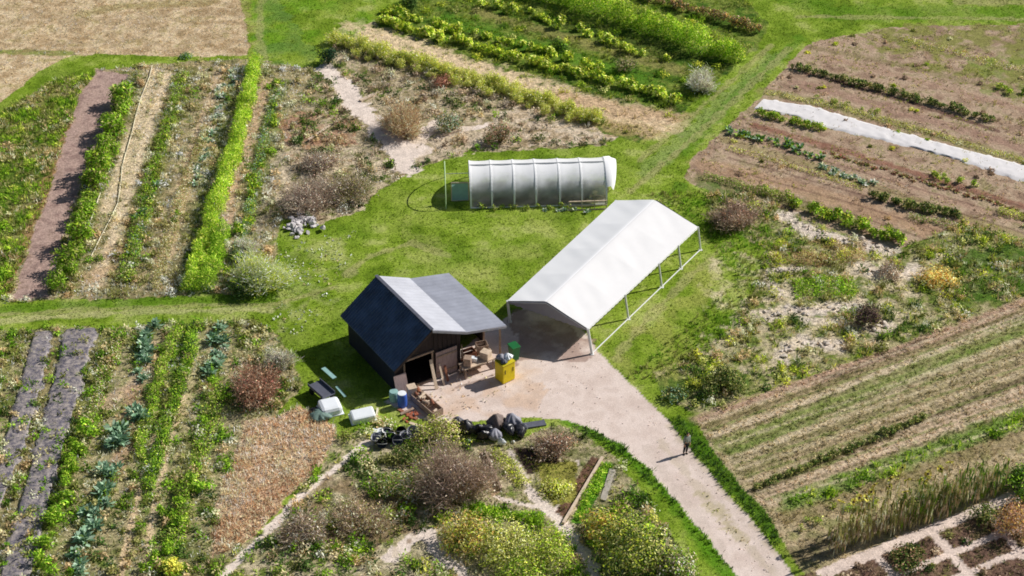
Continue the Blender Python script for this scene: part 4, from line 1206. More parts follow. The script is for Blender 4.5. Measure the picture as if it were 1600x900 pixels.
# ------------------------------------------------------------------ SHEETS ON THE GROUND
def strip(name, left, right, label, cat, mat, z=0.10, wr=0.05, n=160, m=14, group=None, seed=1, rag=0.3):
    """a sheet draped between two survey lines, wrinkled, edges dug in"""
    def res(pts, k):
        Pw = [np.array(G(*p)) for p in pts]
        L = [0]
        for a, b in zip(Pw[:-1], Pw[1:]):
            L.append(L[-1] + np.linalg.norm(b - a))
        s = np.linspace(0, L[-1], k)
        return np.stack([np.interp(s, L, [p[i] for p in Pw]) for i in range(3)], 1)
    A, B = res(left, n), res(right, n)
    t = np.linspace(0, 1, m)
    Vv = A[:, None] * (1 - t)[None, :, None] + B[:, None] * t[None, :, None]
    e = (fbm(np.arange(n) * 0.35, np.zeros(n), seed, 3) - 0.5) * rag
    d = unit((B - A))
    Vv[:, 0] += d * e[:, None]
    e2 = (fbm(np.arange(n) * 0.3, np.zeros(n) + 5, seed, 3) - 0.5) * rag
    Vv[:, -1] += d * e2[:, None]
    prof = np.sin(np.clip(t, 0, 1) * PI) ** 0.45
    Vv[..., 2] = z * prof[None] + fbm(Vv[..., 0] * 2.2, Vv[..., 1] * 2.2, seed, 4) * wr + 0.03
    Vv[:, (0, -1), 2] = 0.0
    idx = np.arange(n * m).reshape(n, m)
    q = np.stack([idx[:-1, :-1], idx[1:, :-1], idx[1:, 1:], idx[:-1, 1:]], -1).reshape(-1, 4)
    V = Vv.reshape(-1, 3)
    o = V[0].copy()
    me = np_mesh(name, V - o, q, None, mat, smooth=True)
    return tag(link(name, me, None, o), label, cat, group)


def film_mat(name, a, b_, rough, sc):
    m, nt, out = new_mat(name)
    L = nt.links.new
    b = nt.nodes.new("ShaderNodeBsdfPrincipled")
    tc = nt.nodes.new("ShaderNodeTexCoord")
    n1 = nt.nodes.new("ShaderNodeTexNoise")
    n1.inputs["Scale"].default_value = sc
    n1.inputs["Detail"].default_value = 8
    n1.inputs["Roughness"].default_value = 0.72
    cr = nt.nodes.new("ShaderNodeValToRGB")
    cr.color_ramp.elements[0].position = 0.42
    cr.color_ramp.elements[0].color = (*lin(a), 1)
    cr.color_ramp.elements[1].position = 0.66
    cr.color_ramp.elements[1].color = (*lin(b_), 1)
    L(tc.outputs["Object"], n1.inputs["Vector"])
    L(n1.outputs["Fac"], cr.inputs["Fac"])
    L(cr.outputs["Color"], b.inputs["Base Color"])
    b.inputs["Roughness"].default_value = rough
    bp = nt.nodes.new("ShaderNodeBump")
    bp.inputs["Strength"].default_value = 0.8
    bp.inputs["Distance"].default_value = 0.06
    L(n1.outputs["Fac"], bp.inputs["Height"])
    L(bp.outputs["Normal"], b.inputs["Normal"])
    L(b.outputs[0], out.inputs["Surface"])
    return m


MULCH = film_mat("mulch_film", (98, 94, 106), (186, 174, 164), 0.45, 3.6)
FLEECE = plain("fleece", (232, 228, 228), 0.8, var=0.06, scale=1.5, bump=0.3, k=0.92)
strip("mulch_film", [(52, 522), (36, 580), (6, 690), (-30, 820), (-60, 930)], [(82, 520), (70, 590), (42, 690), (0, 800), (-40, 930)], "left dark plastic mulch strip running down the lower left field", "mulch sheet", MULCH, 0.08, 0.14, seed=61, rag=0.9)
strip("mulch_film", [(100, 518), (84, 590), (58, 690), (30, 790), (0, 900), (-10, 950)], [(152, 516), (132, 590), (104, 690), (82, 770), (56, 880), (38, 950)], "right and wider dark plastic mulch strip running down the lower left field", "mulch sheet", MULCH, 0.1, 0.18, m=20, seed=62, rag=1.0)
strip("row_cover", [(1194, 155), (1272, 167), (1389, 202), (1505, 233), (1600, 258), (1680, 282)], [(1178, 171), (1241, 183), (1288, 200), (1389, 222), (1505, 253), (1600, 285), (1680, 312)], "long white fleece row cover lying across the brown beds", "row cover", FLEECE, 0.03, 0.09, seed=63, rag=0.7)


# ------------------------------------------------------------------ SOLID MODELLING
class MB:
    def __init__(s):
        s.v, s.f = [], []

    def add(s, vs, fs):
        n = len(s.v)
        s.v += [Vector(v) for v in vs]
        s.f += [tuple(i + n for i in f) for f in fs]
        return s

    def box(s, c, size, M=None, taper=1.0):
        hx, hy, hz = size[0] / 2, size[1] / 2, size[2] / 2
        vs = []
        for z in (-1, 1):
            k = taper if z > 0 else 1.0
            for x, y in ((-1, -1), (1, -1), (1, 1), (-1, 1)):
                vs.append(Vector((x * hx * k, y * hy * k, z * hz)))
        M = M or Matrix.Identity(3)
        c = Vector(c)
        vs = [c + M @ v for v in vs]
        return s.add(vs, [(3, 2, 1, 0), (4, 5, 6, 7), (0, 1, 5, 4), (1, 2, 6, 5), (2, 3, 7, 6), (3, 0, 4, 7)])

    def beam(s, a, b, w, h=None):
        a, b = Vector(a), Vector(b)
        h = h or w
        d = (b - a)
        L = d.length
        d.normalize()
        up = Vector((0, 0, 1)) if abs(d.z) < 0.95 else Vector((1, 0, 0))
        sx = d.cross(up).normalized()
        sy = sx.cross(d).normalized()
        M = Matrix((sx, d, sy)).transposed()
        return s.box((a + b) / 2, (w, L, h), M)

    def tube(s, a, b, r, n=8, r2=None):
        a, b = Vector(a), Vector(b)
        d = (b - a).normalized()
        up = Vector((0, 0, 1)) if abs(d.z) < 0.95 else Vector((1, 0, 0))
        x = d.cross(up).normalized()
        y = x.cross(d)
        r2 = r if r2 is None else r2
        vs = [a + (x * math.cos(2 * PI * i / n) + y * math.sin(2 * PI * i / n)) * r for i in range(n)]
        vs += [b + (x * math.cos(2 * PI * i / n) + y * math.sin(2 * PI * i / n)) * r2 for i in range(n)]
        fs = [(i, (i + 1) % n, n + (i + 1) % n, n + i) for i in range(n)]
        fs += [tuple(reversed(range(n))), tuple(range(n, 2 * n))]
        return s.add(vs, fs)

    def path(s, pts, r, n=7):
        for a, b in zip(pts[:-1], pts[1:]):
            s.tube(a, b, r, n)
        return s

    def lathe(s, c, prof, n=16):
        c = Vector(c)
        vs, fs = [], []
        for (r, z) in prof:
            for i in range(n):
                vs.append(c + Vector((r * math.cos(2 * PI * i / n), r * math.sin(2 * PI * i / n), z)))
        for k in range(len(prof) - 1):
            for i in range(n):
                j = (i + 1) % n
                fs.append((k * n + i, k * n + j, (k + 1) * n + j, (k + 1) * n + i))
        return s.add(vs, fs)

    def prism(s, poly, d):
        """closed polygon (3D points) pushed along d"""
        n = len(poly)
        d = Vector(d)
        vs = [Vector(p) for p in poly] + [Vector(p) + d for p in poly]
        fs = [tuple(range(n)), tuple(reversed(range(n, 2 * n)))] + [(i, n + i, n + (i + 1) % n, (i + 1) % n) for i in range(n)]
        return s.add(vs, fs)

    def build(s, name, mat, parent=None, origin=None, smooth=False, bevel=0.0):
        o0 = Vector(parent.location) if parent is not None and origin is None else Vector(origin or (0, 0, 0))
        if parent is not None and parent.parent is not None:
            o0 = Vector(parent.parent.location) + Vector(parent.location)
        me = bpy.data.meshes.new(name)
        me.from_pydata([v - o0 for v in s.v], [], s.f)
        me.validate()
        import bmesh
        bm = bmesh.new()
        bm.from_mesh(me)
        bmesh.ops.recalc_face_normals(bm, faces=bm.faces)
        bm.to_mesh(me)
        bm.free()
        if smooth:
            me.polygons.foreach_set("use_smooth", [True] * len(me.polygons))
        me.materials.append(mat)
        ob = bpy.data.objects.new(name, me)
        COL.objects.link(ob)
        if parent is not None:
            ob.parent = parent
        else:
            ob.location = o0
        if bevel:
            bv = ob.modifiers.new("bevel", "BEVEL")
            bv.width = bevel
            bv.segments = 2
        return ob


def rotz(a):
    return Matrix.Rotation(a, 3, "Z")


# ---- materials for the solids
M_DARKROOF = plain("dark_roof", (58, 74, 98), 0.5, var=0.5, scale=1.1, spec=0.4, k=1.15)
M_ROOF1 = plain("bright_roof", (206, 208, 218), 0.55, var=0.12, scale=0.9, spec=0.3, k=0.80)
M_ROOF2 = plain("grey_roof", (162, 166, 180), 0.6, var=0.16, scale=0.9, spec=0.3, k=0.76)
M_PLANK = plain("dark_planks", (64, 54, 54), 0.85, var=0.4, scale=3, k=0.8, stretch=(4, 4, 0.6), bump=0.4)
M_DARKIN = plain("dark_inside", (58, 46, 42), 0.95, var=0.3)
M_DOOR = plain("grey_door", (170, 148, 144), 0.8, var=0.25, scale=3, stretch=(4, 4, 0.6), k=0.9)
M_TIMBER = plain("timber", (224, 202, 178), 0.75, var=0.25, scale=5, k=0.85, stretch=(1, 1, 1), bump=0.2)
M_TIMBER2 = plain("weathered_timber", (172, 148, 130), 0.85, var=0.35, scale=5, k=0.85, bump=0.2)
M_RUSTY = plain("rusty_timber", (158, 104, 80), 0.85, var=0.35, scale=5, k=0.85, bump=0.2)
M_WHITE = plain("white_paint", (240, 240, 238), 0.5, var=0.05, scale=2, k=0.85)
M_CANVAS = plain("white_canvas", (254, 254, 255), 0.75, var=0.02, scale=0.6, k=0.98)
M_GREYCAN = plain("shade_grey_canvas", (160, 156, 164), 0.8, var=0.06, k=0.85)  # gable's shade put into the canvas colour
M_STEEL = plain("galvanised", (206, 208, 206), 0.4, var=0.1, metal=0.3, k=0.85)
M_YELLOW = plain("yellow_paint", (232, 208, 20), 0.45, var=0.10, scale=4, k=0.95)
M_YELLOWD = plain("yellow_lid", (206, 190, 30), 0.5, var=0.12, scale=4, k=0.9)
M_GREEN = plain("green_plastic", (34, 110, 58), 0.45, var=0.12, k=0.9)
M_BLACK = plain("black_plastic", (34, 34, 40), 0.35, var=0.3, scale=4, spec=0.5)
M_GREYPL = plain("grey_plastic", (150, 150, 160), 0.5, var=0.2, scale=4)
M_DGREY = plain("dark_grey_metal", (92, 94, 106), 0.6, var=0.2)
M_BROWNPL = plain("brown_sack", (122, 108, 102), 0.6, var=0.25, scale=4)
M_WPL = plain("white_plastic", (240, 244, 248), 0.45, var=0.06, k=0.97)
M_TEAL = plain("teal_paint", (150, 190, 186), 0.6, var=0.15, k=0.9)
M_TARP = plain("grey_green_tarp", (120, 144, 134), 0.6, var=0.25, scale=5)
M_BLUE = plain("blue_plastic", (64, 100, 190), 0.4, var=0.1)
M_RUBBER = plain("rubber", (28, 28, 30), 0.8, var=0.3)
M_PIPE = plain("pale_pipe", (226, 218, 190), 0.6, var=0.1)
M_BRICK = plain("brick", (172, 96, 70), 0.85, var=0.3, scale=8)


# ------------------------------------------------------------------ WOODEN SHED
FR = G(675, 516.5, 4.18)
BR = G(588, 432, 4.18)
Ud = Vector((BR.x - FR.x, BR.y - FR.y, 0))
SL = Ud.length
Ud.normalize()
Vd = Vector((Ud.y, -Ud.x, 0))          # to the right when looking along the ridge from the front
O = Vector((FR.x, FR.y, 0))


def S(u, v, z):
    return O + Ud * u + Vd * v + Vector((0, 0, z))


shed = empty("shed", S(SL / 2, 0.8, 0), "wooden shed with steep navy roof and pale grey catslide roof beside the yard", "shed")


def roof_sheet(name, v0, z0, v1, z1, mat, u0=0.0, u1=None, ribs=0.24, th=0.05, amp=0.03):
    """corrugated sheet: ribs run down the slope"""
    u1 = SL if u1 is None else u1
    n = int((u1 - u0) / (ribs / 6))
    mb = MB()
    vs, fs = [], []
    for i in range(n + 1):
        u = u0 + (u1 - u0) * i / n
        c = math.sin(i / 6 * 2 * PI) ** 3 * amp
        vs += [S(u, v0, z0 + c + th), S(u, v1, z1 + c + th), S(u, v0, z0), S(u, v1, z1)]
    for i in range(n):
        a, b = 4 * i, 4 * (i + 1)
        fs += [(a, b, b + 1, a + 1), (a + 2, a + 3, b + 3, b + 2), (a, a + 2, b + 2, b), (a + 1, b + 1, b + 3, a + 3)]
    fs += [(0, 1, 3, 2), (4 * n, 4 * n + 2, 4 * n + 3, 4 * n + 1)]
    mb.add(vs, fs)
    return mb.build(name, mat, shed)


LV, LZ = -2.72, 2.13
MV, MZ = 2.40, 3.14
RV, RZ = 5.32, 2.48
r1 = roof_sheet("roof", 0.0, 4.18, LV, LZ, M_DARKROOF)
r1["label"] = "steep navy blue corrugated roof slope"
r2 = roof_sheet("roof", 0.03, 4.17, MV, MZ, M_ROOF1, amp=0.012, ribs=.4)
r2["label"] = "bright pale upper roof slope"
r3 = roof_sheet("roof", MV - 0.1, MZ - 0.02, RV, RZ, M_ROOF2, amp=0.012, ribs=.4)
r3["label"] = "duller grey catslide roof over the lean-to"
mb = MB()
mb.beam(S(-0.02, 0, 4.27), S(SL + 0.02, 0, 4.27), 0.22, 0.05)
mb.build("ridge_cap", M_DGREY, shed)
# verge boards
for (a, b) in (((0.0, LV, LZ), (0.0, 0, 4.18)), ((0, 0, 4.18), (0, MV, MZ)), ((0, MV, MZ), (0, RV, RZ))):
    MB().beam(S(-0.03, a[1], a[2] - 0.06), S(-0.03, b[1], b[2] - 0.06), 0.05, 0.16).build("verge_board", M_DARKIN if a[1] < -1 else M_GREYPL, shed)
# walls: front (with the doorway), left, back, right, and the lean-to back
FU, BU = 0.55, SL - 0.35
WL, WR = -2.35, 2.3


def zroof(v):
    if v < 0:
        return 4.18 + (LZ - 4.18) * v / LV - 0.06
    if v < MV:
        return 4.18 + (MZ - 4.18) * v / MV - 0.06
    return MZ + (RZ - MZ) * (v - MV) / (RV - MV) - 0.06


def wall(poly_uvz, d, mat=M_PLANK, name="wall"):
    return MB().prism([S(*p) for p in poly_uvz], d).build(name, mat, shed)


wall([(FU, WL, 0), (FU, -1.75, 0), (FU, -1.75, zroof(-1.75)), (FU, WL, zroof(WL))], Ud * 0.08)
wall([(FU, 0.25, 0), (FU, WR, 0), (FU, WR, zroof(WR)), (FU, 0.25, zroof(.25))], Ud * 0.08)
wall([(FU, -1.747, 2.15), (FU, 0.247, 2.15), (FU, 0.247, zroof(0.247)), (FU, 0, 4.1), (FU, -1.747, zroof(-1.747))], Ud * 0.08)
wall([(FU + .085, WL, 0), (BU, WL, 0), (BU, WL, zroof(WL)), (FU + .085, WL, zroof(WL))], Vd * 0.08, plain("shade_dark_boards", (34, 38, 48), .85, var=.4, scale=3, stretch=(4, 4, .6)))  # left wall's shade put into the board colour, darker than other walls
wall([(FU + .085, WR, 0), (BU, WR, 0), (BU, WR, zroof(WR)), (FU + .085, WR, zroof(WR))], -Vd * 0.08)
wall([(BU, WL, 0), (BU, RV - .3, 0), (BU, RV - .3, zroof(RV - .3)), (BU, MV, zroof(MV)), (BU, 0, 4.1), (BU, WL, zroof(WL))], Ud * 0.08)
wall([(2.2, RV - .3, 0), (BU, RV - .3, 0), (BU, RV - .3, zroof(RV - .3)), (2.2, RV - .3, zroof(RV - .3))], -Vd * 0.06)
MB().prism([S(FU + .1, WL + .1, 0.04), S(FU + .1, WR - .1, .04), S(BU - .02, WR - .1, .04), S(BU - .02, WL + .1, .04)], (0, 0, 0.04)).build("floor", M_DARKIN, shed)
# plank battens on the front wall
for v in np.arange(0.4, 2.3, 0.32):
    MB().beam(S(FU - .02, float(v), 0.05), S(FU - .02, float(v), zroof(float(v)) - .1), 0.05, 0.03).build("batten", M_PLANK, shed)
for v in (-2.2, -1.95):
    MB().beam(S(FU - .02, v, 0.05), S(FU - .02, v, zroof(v) - .1), 0.05, 0.03).build("batten", M_PLANK, shed)
# door frame and the open door leaf
for v in (-1.75, 0.25):
    MB().beam(S(FU - .05, v, 0), S(FU - .05, v, 2.2), 0.1, 0.1).build("door_post", M_TIMBER2, shed)
MB().beam(S(FU - .05, -1.84, 2.22), S(FU - .05, .34, 2.22), 0.1, 0.12).build("lintel", M_TIMBER2, shed)
MB().beam(S(FU - .02, -1.7, .06), S(FU - .02, .2, .06), 0.14, 0.1).build("door_sill", M_TIMBER2, shed)
dl = MB().prism([S(FU - .1, .45, .12), S(FU - .1, 1.95, .12), S(FU - .1, 1.95, 2.05), S(FU - .1, .45, 2.05)], -Ud * 0.06).build("door", M_DOOR, shed)
for z in (.5, 1.7):
    MB().beam(S(FU - .19, .5, z), S(FU - .19, 1.9, z), .03, .12).build("door_rail", M_TIMBER2, dl, origin=shed.location)
# lean-to posts and beam
for u in (0.25, 2.2):
    MB().beam(S(u, RV - .3, 0), S(u, RV - .3, zroof(RV - .3)), 0.12, 0.12).build("post", M_TIMBER2, shed)
MB().beam(S(0.25, RV - .3, zroof(RV - .3) - .08), S(SL - .2, RV - .3, zroof(RV - .3) - .08), 0.1, 0.14).build("eave_beam", M_TIMBER2, shed)
MB().beam(S(0.25, WR + .05, zroof(WR) - .12), S(0.25, RV - .3, zroof(RV - .3) - .12), 0.1, 0.14).build("cross_beam", M_TIMBER2, shed)


# ------------------------------------------------------------------ CARPORT
EZ, RZc = 1.84, 2.92
cFL, cFR = G(793, 470, EZ), G(918.5, 513.5, EZ)
cBL, cBR = G(962, 313, EZ), G(1090.5, 354.5, EZ)
cF, cB = G(853, 470.5, RZc), G(1022.5, 312, RZc)
base = (cFL + cFR + cBL + cBR) / 4
base.z = 0
car = empty("carport", base, "long open carport tent with bright white canopy and white tube legs", "carport")


M_CANVAS2 = plain("white_canvas_sun_evened", (228, 227, 228), 0.75, var=0.04, scale=0.5, k=0.98)  # sunlit slope made greyer in colour to cancel the sun's shading


def canopy_one(nu=96, nv=14):
    vs, fs, mi = [], [], []
    prof = [(-1 + i / nv) for i in range(nv)] + [-0.035, -0.018, 0.0, 0.018, 0.035] + [(i + 1) / nv for i in range(nv)]
    w_ = len(prof)
    for i in range(nu + 1):
        t = i / nu
        rg = cF.lerp(cB, t)
        for q in prof:
            e = (cFL.lerp(cBL, t) if q < 0 else cFR.lerp(cBR, t))
            aq = abs(q)
            p = rg.lerp(e, aq)
            p = p.copy()
            if aq < 0.07:
                p.z = rg.z - (rg.z - e.z) * (0.035 + aq * aq / 0.14)
            p.z -= 0.05 * abs(math.sin(t * PI * 4)) * math.sin(aq * PI)
            p.z += 0.010 * math.sin(t * 61 + q * 9) * math.sin(aq * PI) * math.sin(t * 7 + 1)
            vs.append(p)
    n = len(vs)
    vs += [v - Vector((0, 0, 0.02)) for v in vs]
    for i in range(nu):
        for j in range(w_ - 1):
            k = i * w_ + j
            fs.append((k, k + 1, k + w_ + 1, k + w_))
            fs.append((n + k, n + k + w_, n + k + w_ + 1, n + k + 1))
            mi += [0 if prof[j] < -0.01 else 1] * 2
    ob = MB().add(vs, fs).build("canopy", M_CANVAS, car, smooth=True)
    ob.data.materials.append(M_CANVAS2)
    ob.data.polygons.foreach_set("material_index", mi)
    return ob


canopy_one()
# scalloped valances: two gables and two long sides
ax = (cB - cF)
ax.z = 0
ax.normalize()


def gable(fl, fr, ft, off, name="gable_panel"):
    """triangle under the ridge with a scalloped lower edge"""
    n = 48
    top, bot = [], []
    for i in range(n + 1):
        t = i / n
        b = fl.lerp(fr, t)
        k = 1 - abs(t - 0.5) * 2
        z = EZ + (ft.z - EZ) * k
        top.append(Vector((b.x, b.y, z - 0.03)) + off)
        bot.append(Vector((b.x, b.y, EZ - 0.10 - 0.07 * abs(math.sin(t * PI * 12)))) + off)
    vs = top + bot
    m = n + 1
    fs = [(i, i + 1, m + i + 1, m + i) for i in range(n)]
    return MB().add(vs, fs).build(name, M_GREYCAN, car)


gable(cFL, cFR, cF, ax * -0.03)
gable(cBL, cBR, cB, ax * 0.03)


def side_val(a, b, off):
    n = 120
    top = [a.lerp(b, i / n) + off for i in range(n + 1)]
    vs = top + [p - Vector((0, 0, 0.10 + 0.05 * abs(math.sin(i / n * PI * 30)))) for i, p in enumerate(top)]
    m = n + 1
    MB().add(vs, [(i, i + 1, m + i + 1, m + i) for i in range(n)]).build("valance", M_CANVAS, car)


sd = (cFR - cFL)
sd.z = 0
sd.normalize()
side_val(cFR, cBR, sd * 0.02)
side_val(cFL, cBL, sd * -0.02)
# legs and rails
rF, rB = G(925, 553.5), G(1094.5, 391)
lF = G(797, 503)
lB = lF + (rB - rF)
fr_ = [0.0]
for px in (982, 1034, 1064):
    # fraction along the right rail where the survey found a leg
    best = min(range(1001), key=lambda i: abs(to_px(rF.x + (rB.x - rF.x) * i / 1000, rF.y + (rB.y - rF.y) * i / 1000)[0] - px))
    fr_.append(best / 1000)
fr_.append(1.0)
for t in fr_:
    for (a, b, ea, eb) in ((rF, rB, cFR, cBR), (lF, lB, cFL, cBL)):
        p0 = a.lerp(b, t)
        p1 = ea.lerp(eb, t)
        MB().tube(p0, p1, 0.09 if t == 0 else 0.07, 8).build("leg", M_WHITE, car)
        MB().box(p0 + Vector((0, 0, 0.02)), (0.26, 0.26, 0.03)).build("foot_plate", M_WHITE, car)
    ra = cF.lerp(cB, t)
    mb = MB()
    mb.tube(cFL.lerp(cBL, t) - Vector((0, 0, .13)), ra - Vector((0, 0, .15)), 0.03, 6)
    mb.tube(ra - Vector((0, 0, .15)), cFR.lerp(cBR, t) - Vector((0, 0, .13)), 0.03, 6)
    mb.build("roof_bow", M_WHITE, car)
MB().tube(rF + Vector((0, 0, .07)), rB + Vector((0, 0, .07)), 0.042, 8).build("base_rail", M_WHITE, car)
MB().tube(cF - Vector((0, 0, .17)), cB - Vector((0, 0, .17)), 0.03, 6).build("ridge_pole", M_WHITE, car)


# ------------------------------------------------------------------ POLY TUNNEL
def film():
    m, nt, out = new_mat("tunnel_film")
    L = nt.links.new
    tc = nt.nodes.new("ShaderNodeTexCoord")
    n1 = nt.nodes.new("ShaderNodeTexNoise")
    n1.inputs["Scale"].default_value = 1.0
    n1.inputs["Detail"].default_value = 5
    L(tc.outputs["Object"], n1.inputs["Vector"])
    cr = nt.nodes.new("ShaderNodeValToRGB")
    cr.color_ramp.elements[0].position = 0.3
    cr.color_ramp.elements[0].color = (0.92, 0.92, 0.94, 1)
    cr.color_ramp.elements[1].position = 0.75
    cr.color_ramp.elements[1].color = (0.97, 0.97, 0.98, 1)
    L(n1.outputs["Fac"], cr.inputs["Fac"])
    d = nt.nodes.new("ShaderNodeBsdfPrincipled")
    d.inputs["Roughness"].default_value = 0.45
    L(cr.outputs["Color"], d.inputs["Base Color"])
    t = nt.nodes.new("ShaderNodeBsdfTransparent")
    t.inputs["Color"].default_value = (0.93, 0.95, 0.95, 1)
    tl = nt.nodes.new("ShaderNodeBsdfTranslucent")
    L(cr.outputs["Color"], tl.inputs["Color"])
    m1 = nt.nodes.new("ShaderNodeMixShader")
    L(d.outputs[0], m1.inputs[1])
    L(tl.outputs[0], m1.inputs[2])
    m2 = nt.nodes.new("ShaderNodeMixShader")
    sx = nt.nodes.new("ShaderNodeSeparateXYZ")
    L(tc.outputs["Object"], sx.inputs[0])
    ad = nt.nodes.new("ShaderNodeMath")
    ad.operation = "MULTIPLY_ADD"
    L(n1.outputs["Fac"], ad.inputs[0])
    ad.inputs[1].default_value = 1.3
    L(sx.outputs["Z"], ad.inputs[2])
    mr = nt.nodes.new("ShaderNodeMapRange")          # clear low down to show plants, whiter above to imitate sunlight
    mr.inputs["From Min"].default_value = 1.2
    mr.inputs["From Max"].default_value = 2.75
    mr.inputs["To Min"].default_value = 0.72
    mr.inputs["To Max"].default_value = 0.02
    L(ad.outputs[0], mr.inputs["Value"])
    L(mr.outputs["Result"], m2.inputs[0])
    mf = nt.nodes.new("ShaderNodeMapRange")  # diffuse share rises with height to brighten the top
    mf.inputs["From Min"].default_value = 1.3
    mf.inputs["From Max"].default_value = 2.5
    mf.inputs["To Min"].default_value = 0.8
    mf.inputs["To Max"].default_value = 0.08
    L(ad.outputs[0], mf.inputs["Value"])
    L(mf.outputs["Result"], m1.inputs[0])
    L(m1.outputs[0], m2.inputs[1])
    L(t.outputs[0], m2.inputs[2])
    L(m2.outputs[0], out.inputs["Surface"])
    return m


M_FILM = film()
M_HOOP = plain("white_hoop", (252, 252, 252), 0.6, var=0.03, k=0.98)
tA, tB = G(736, 326), G(950, 320)               # near base line
tdir = (tB - tA)
TL = tdir.length
tdir.normalize()
tn = Vector((-tdir.y, tdir.x, 0))               # away from the camera
TR, TH = 2.25, 2.3
tun = empty("poly_tunnel", tA + tdir * (TL / 2) + tn * TR, "white plastic film poly tunnel with ribbed hoops on the lawn", "poly tunnel")


def arch(s, r=TR, h=TH, n=24):
    return [tA + tdir * s + tn * (TR - r * math.cos(PI * i / n)) + Vector((0, 0, h * math.sin(PI * i / n) ** 0.85)) for i in range(n + 1)]


hoops = [G(px, 325).x for px in (736, 769, 804, 838, 875, 909.5, 948)]
hs = [(h - tA.x) / tdir.x for h in hoops]
vs, fs = [], []
secs = []
for a, b in zip(hs[:-1], hs[1:]):
    for k in range(4):
        secs.append((a + (b - a) * k / 4, 0.05 * math.sin(PI * k / 4)))
secs.append((hs[-1], 0))
n = 25
for (s, d) in secs:
    vs += arch(s, TR - d, TH - d)
for i in range(len(secs) - 1):
    for j in range(n - 1):
        a = i * n + j
        fs.append((a, a + 1, a + n + 1, a + n))
MB().add(vs, fs).build("film_cover", M_FILM, tun, smooth=True)
for s in hs:
    hv = [q + tdir * e for q in arch(s, TR + .02, TH + .02) for e in (-.055, .055)]
    hv += [q + tdir * e for q in arch(s, TR - .03, TH - .03) for e in (-.055, .055)]
    nh = 50
    hf = []
    for i in range(24):
        k = 2 * i
        hf += [(k, k + 2, k + 3, k + 1), (nh + k, nh + k + 1, nh + k + 3, nh + k + 2), (k, nh + k, nh + k + 2, k + 2), (k + 1, k + 3, nh + k + 3, nh + k + 1)]
    MB().add(hv, hf).build("hoop", M_HOOP, tun, smooth=False)
MB().tube(arch(hs[0], TR, TH + .02)[12], arch(hs[-1], TR, TH + .02)[12], 0.05, 6).build("ridge_pole", M_WHITE, tun)
for sgn, nm in ((0, 0), (24, 0)):
    MB().tube(arch(hs[0])[sgn] + Vector((0, 0, .04)), arch(hs[-1])[sgn] + Vector((0, 0, .04)), 0.05, 6).build("base_rail", M_WHITE, tun)
# right end: film drawn back over the last hoop, hanging flap
vs, fs = [], []
ar = arch(hs[-1], TR + .03, TH + .05)
for i, p in enumerate(ar[4:21]):
    k = i / 16
    w = 0.5 + 0.35 * math.sin(k * PI)
    vs += [p, p + tdir * w * 0.6 + Vector((0, 0, .10 - .1 * k)), p + tdir * w - Vector((0, 0, 0.25 + 0.25 * math.sin(k * 9)))]
for i in range(16):
    a = 3 * i
    fs += [(a, a + 3, a + 4, a + 1), (a + 1, a + 4, a + 5, a + 2)]
MB().add(vs, fs).build("end_flap", M_CANVAS, tun, smooth=True)
# left end: clear panel door swung forward and the bare outer hoop
dA = tA + tdir * (-0.12) + tn * 1.1
door = [dA, dA - tdir * 1.25, dA - tdir * 1.25 + Vector((0, 0, 1.5)), dA + Vector((0, 0, 1.5))]
def thin_sheet(name, rgb, k):
    m, nt, out = new_mat(name)
    tc = nt.nodes.new("ShaderNodeTexCoord")
    n1 = nt.nodes.new("ShaderNodeTexNoise")
    n1.inputs["Scale"].default_value = 2.0
    cr = nt.nodes.new("ShaderNodeValToRGB")
    c = lin(rgb)
    cr.color_ramp.elements[0].color = (*(c * 0.75), 1)
    cr.color_ramp.elements[1].color = (*np.minimum(c * 1.15, 0.95), 1)
    d = nt.nodes.new("ShaderNodeBsdfDiffuse")
    t = nt.nodes.new("ShaderNodeBsdfTranslucent")
    ms = nt.nodes.new("ShaderNodeMixShader")
    ms.inputs[0].default_value = k
    L = nt.links.new
    L(tc.outputs["Object"], n1.inputs["Vector"])
    L(n1.outputs["Fac"], cr.inputs["Fac"])
    L(cr.outputs["Color"], d.inputs["Color"])
    L(cr.outputs["Color"], t.inputs["Color"])
    L(d.outputs[0], ms.inputs[1])
    L(t.outputs[0], ms.inputs[2])
    L(ms.outputs[0], out.inputs["Surface"])
    return m


M_PANEL = thin_sheet("teal_panel", (150, 190, 186), 0.6)
dr = MB().add(door, [(0, 1, 2, 3)]).build("door", M_PANEL, tun)
mb = MB()
for a, b in zip(door, door[1:] + door[:1]):
    mb.beam(Vector(a) + tn * 0.015 + Vector((0, 0, .03)), Vector(b) + tn * 0.015 + Vector((0, 0, .03)), 0.08, 0.07)
mb.build("door_frame", M_TIMBER, dr, origin=tun.location)
hoop0 = (G(697, 325).x - tA.x) / tdir.x
bare = empty("bare_hoop", tA + tdir * hoop0 + tn * TR, "single bare pale green hoop standing on the lawn left of the poly tunnel", "hoop")
MB().path(arch(hoop0, 2.2, 2.3), 0.04, 7).build("hoop_tube", plain("pale_green_pipe", (196, 222, 170), 0.5, var=0.1), bare)
MB().tube(arch(hoop0, 2.2, 2.3)[9] + Vector((0, 0, -.02)), arch(hs[0], TR, TH)[9], 0.022, 6).build("tie_rod", M_STEEL, bare)

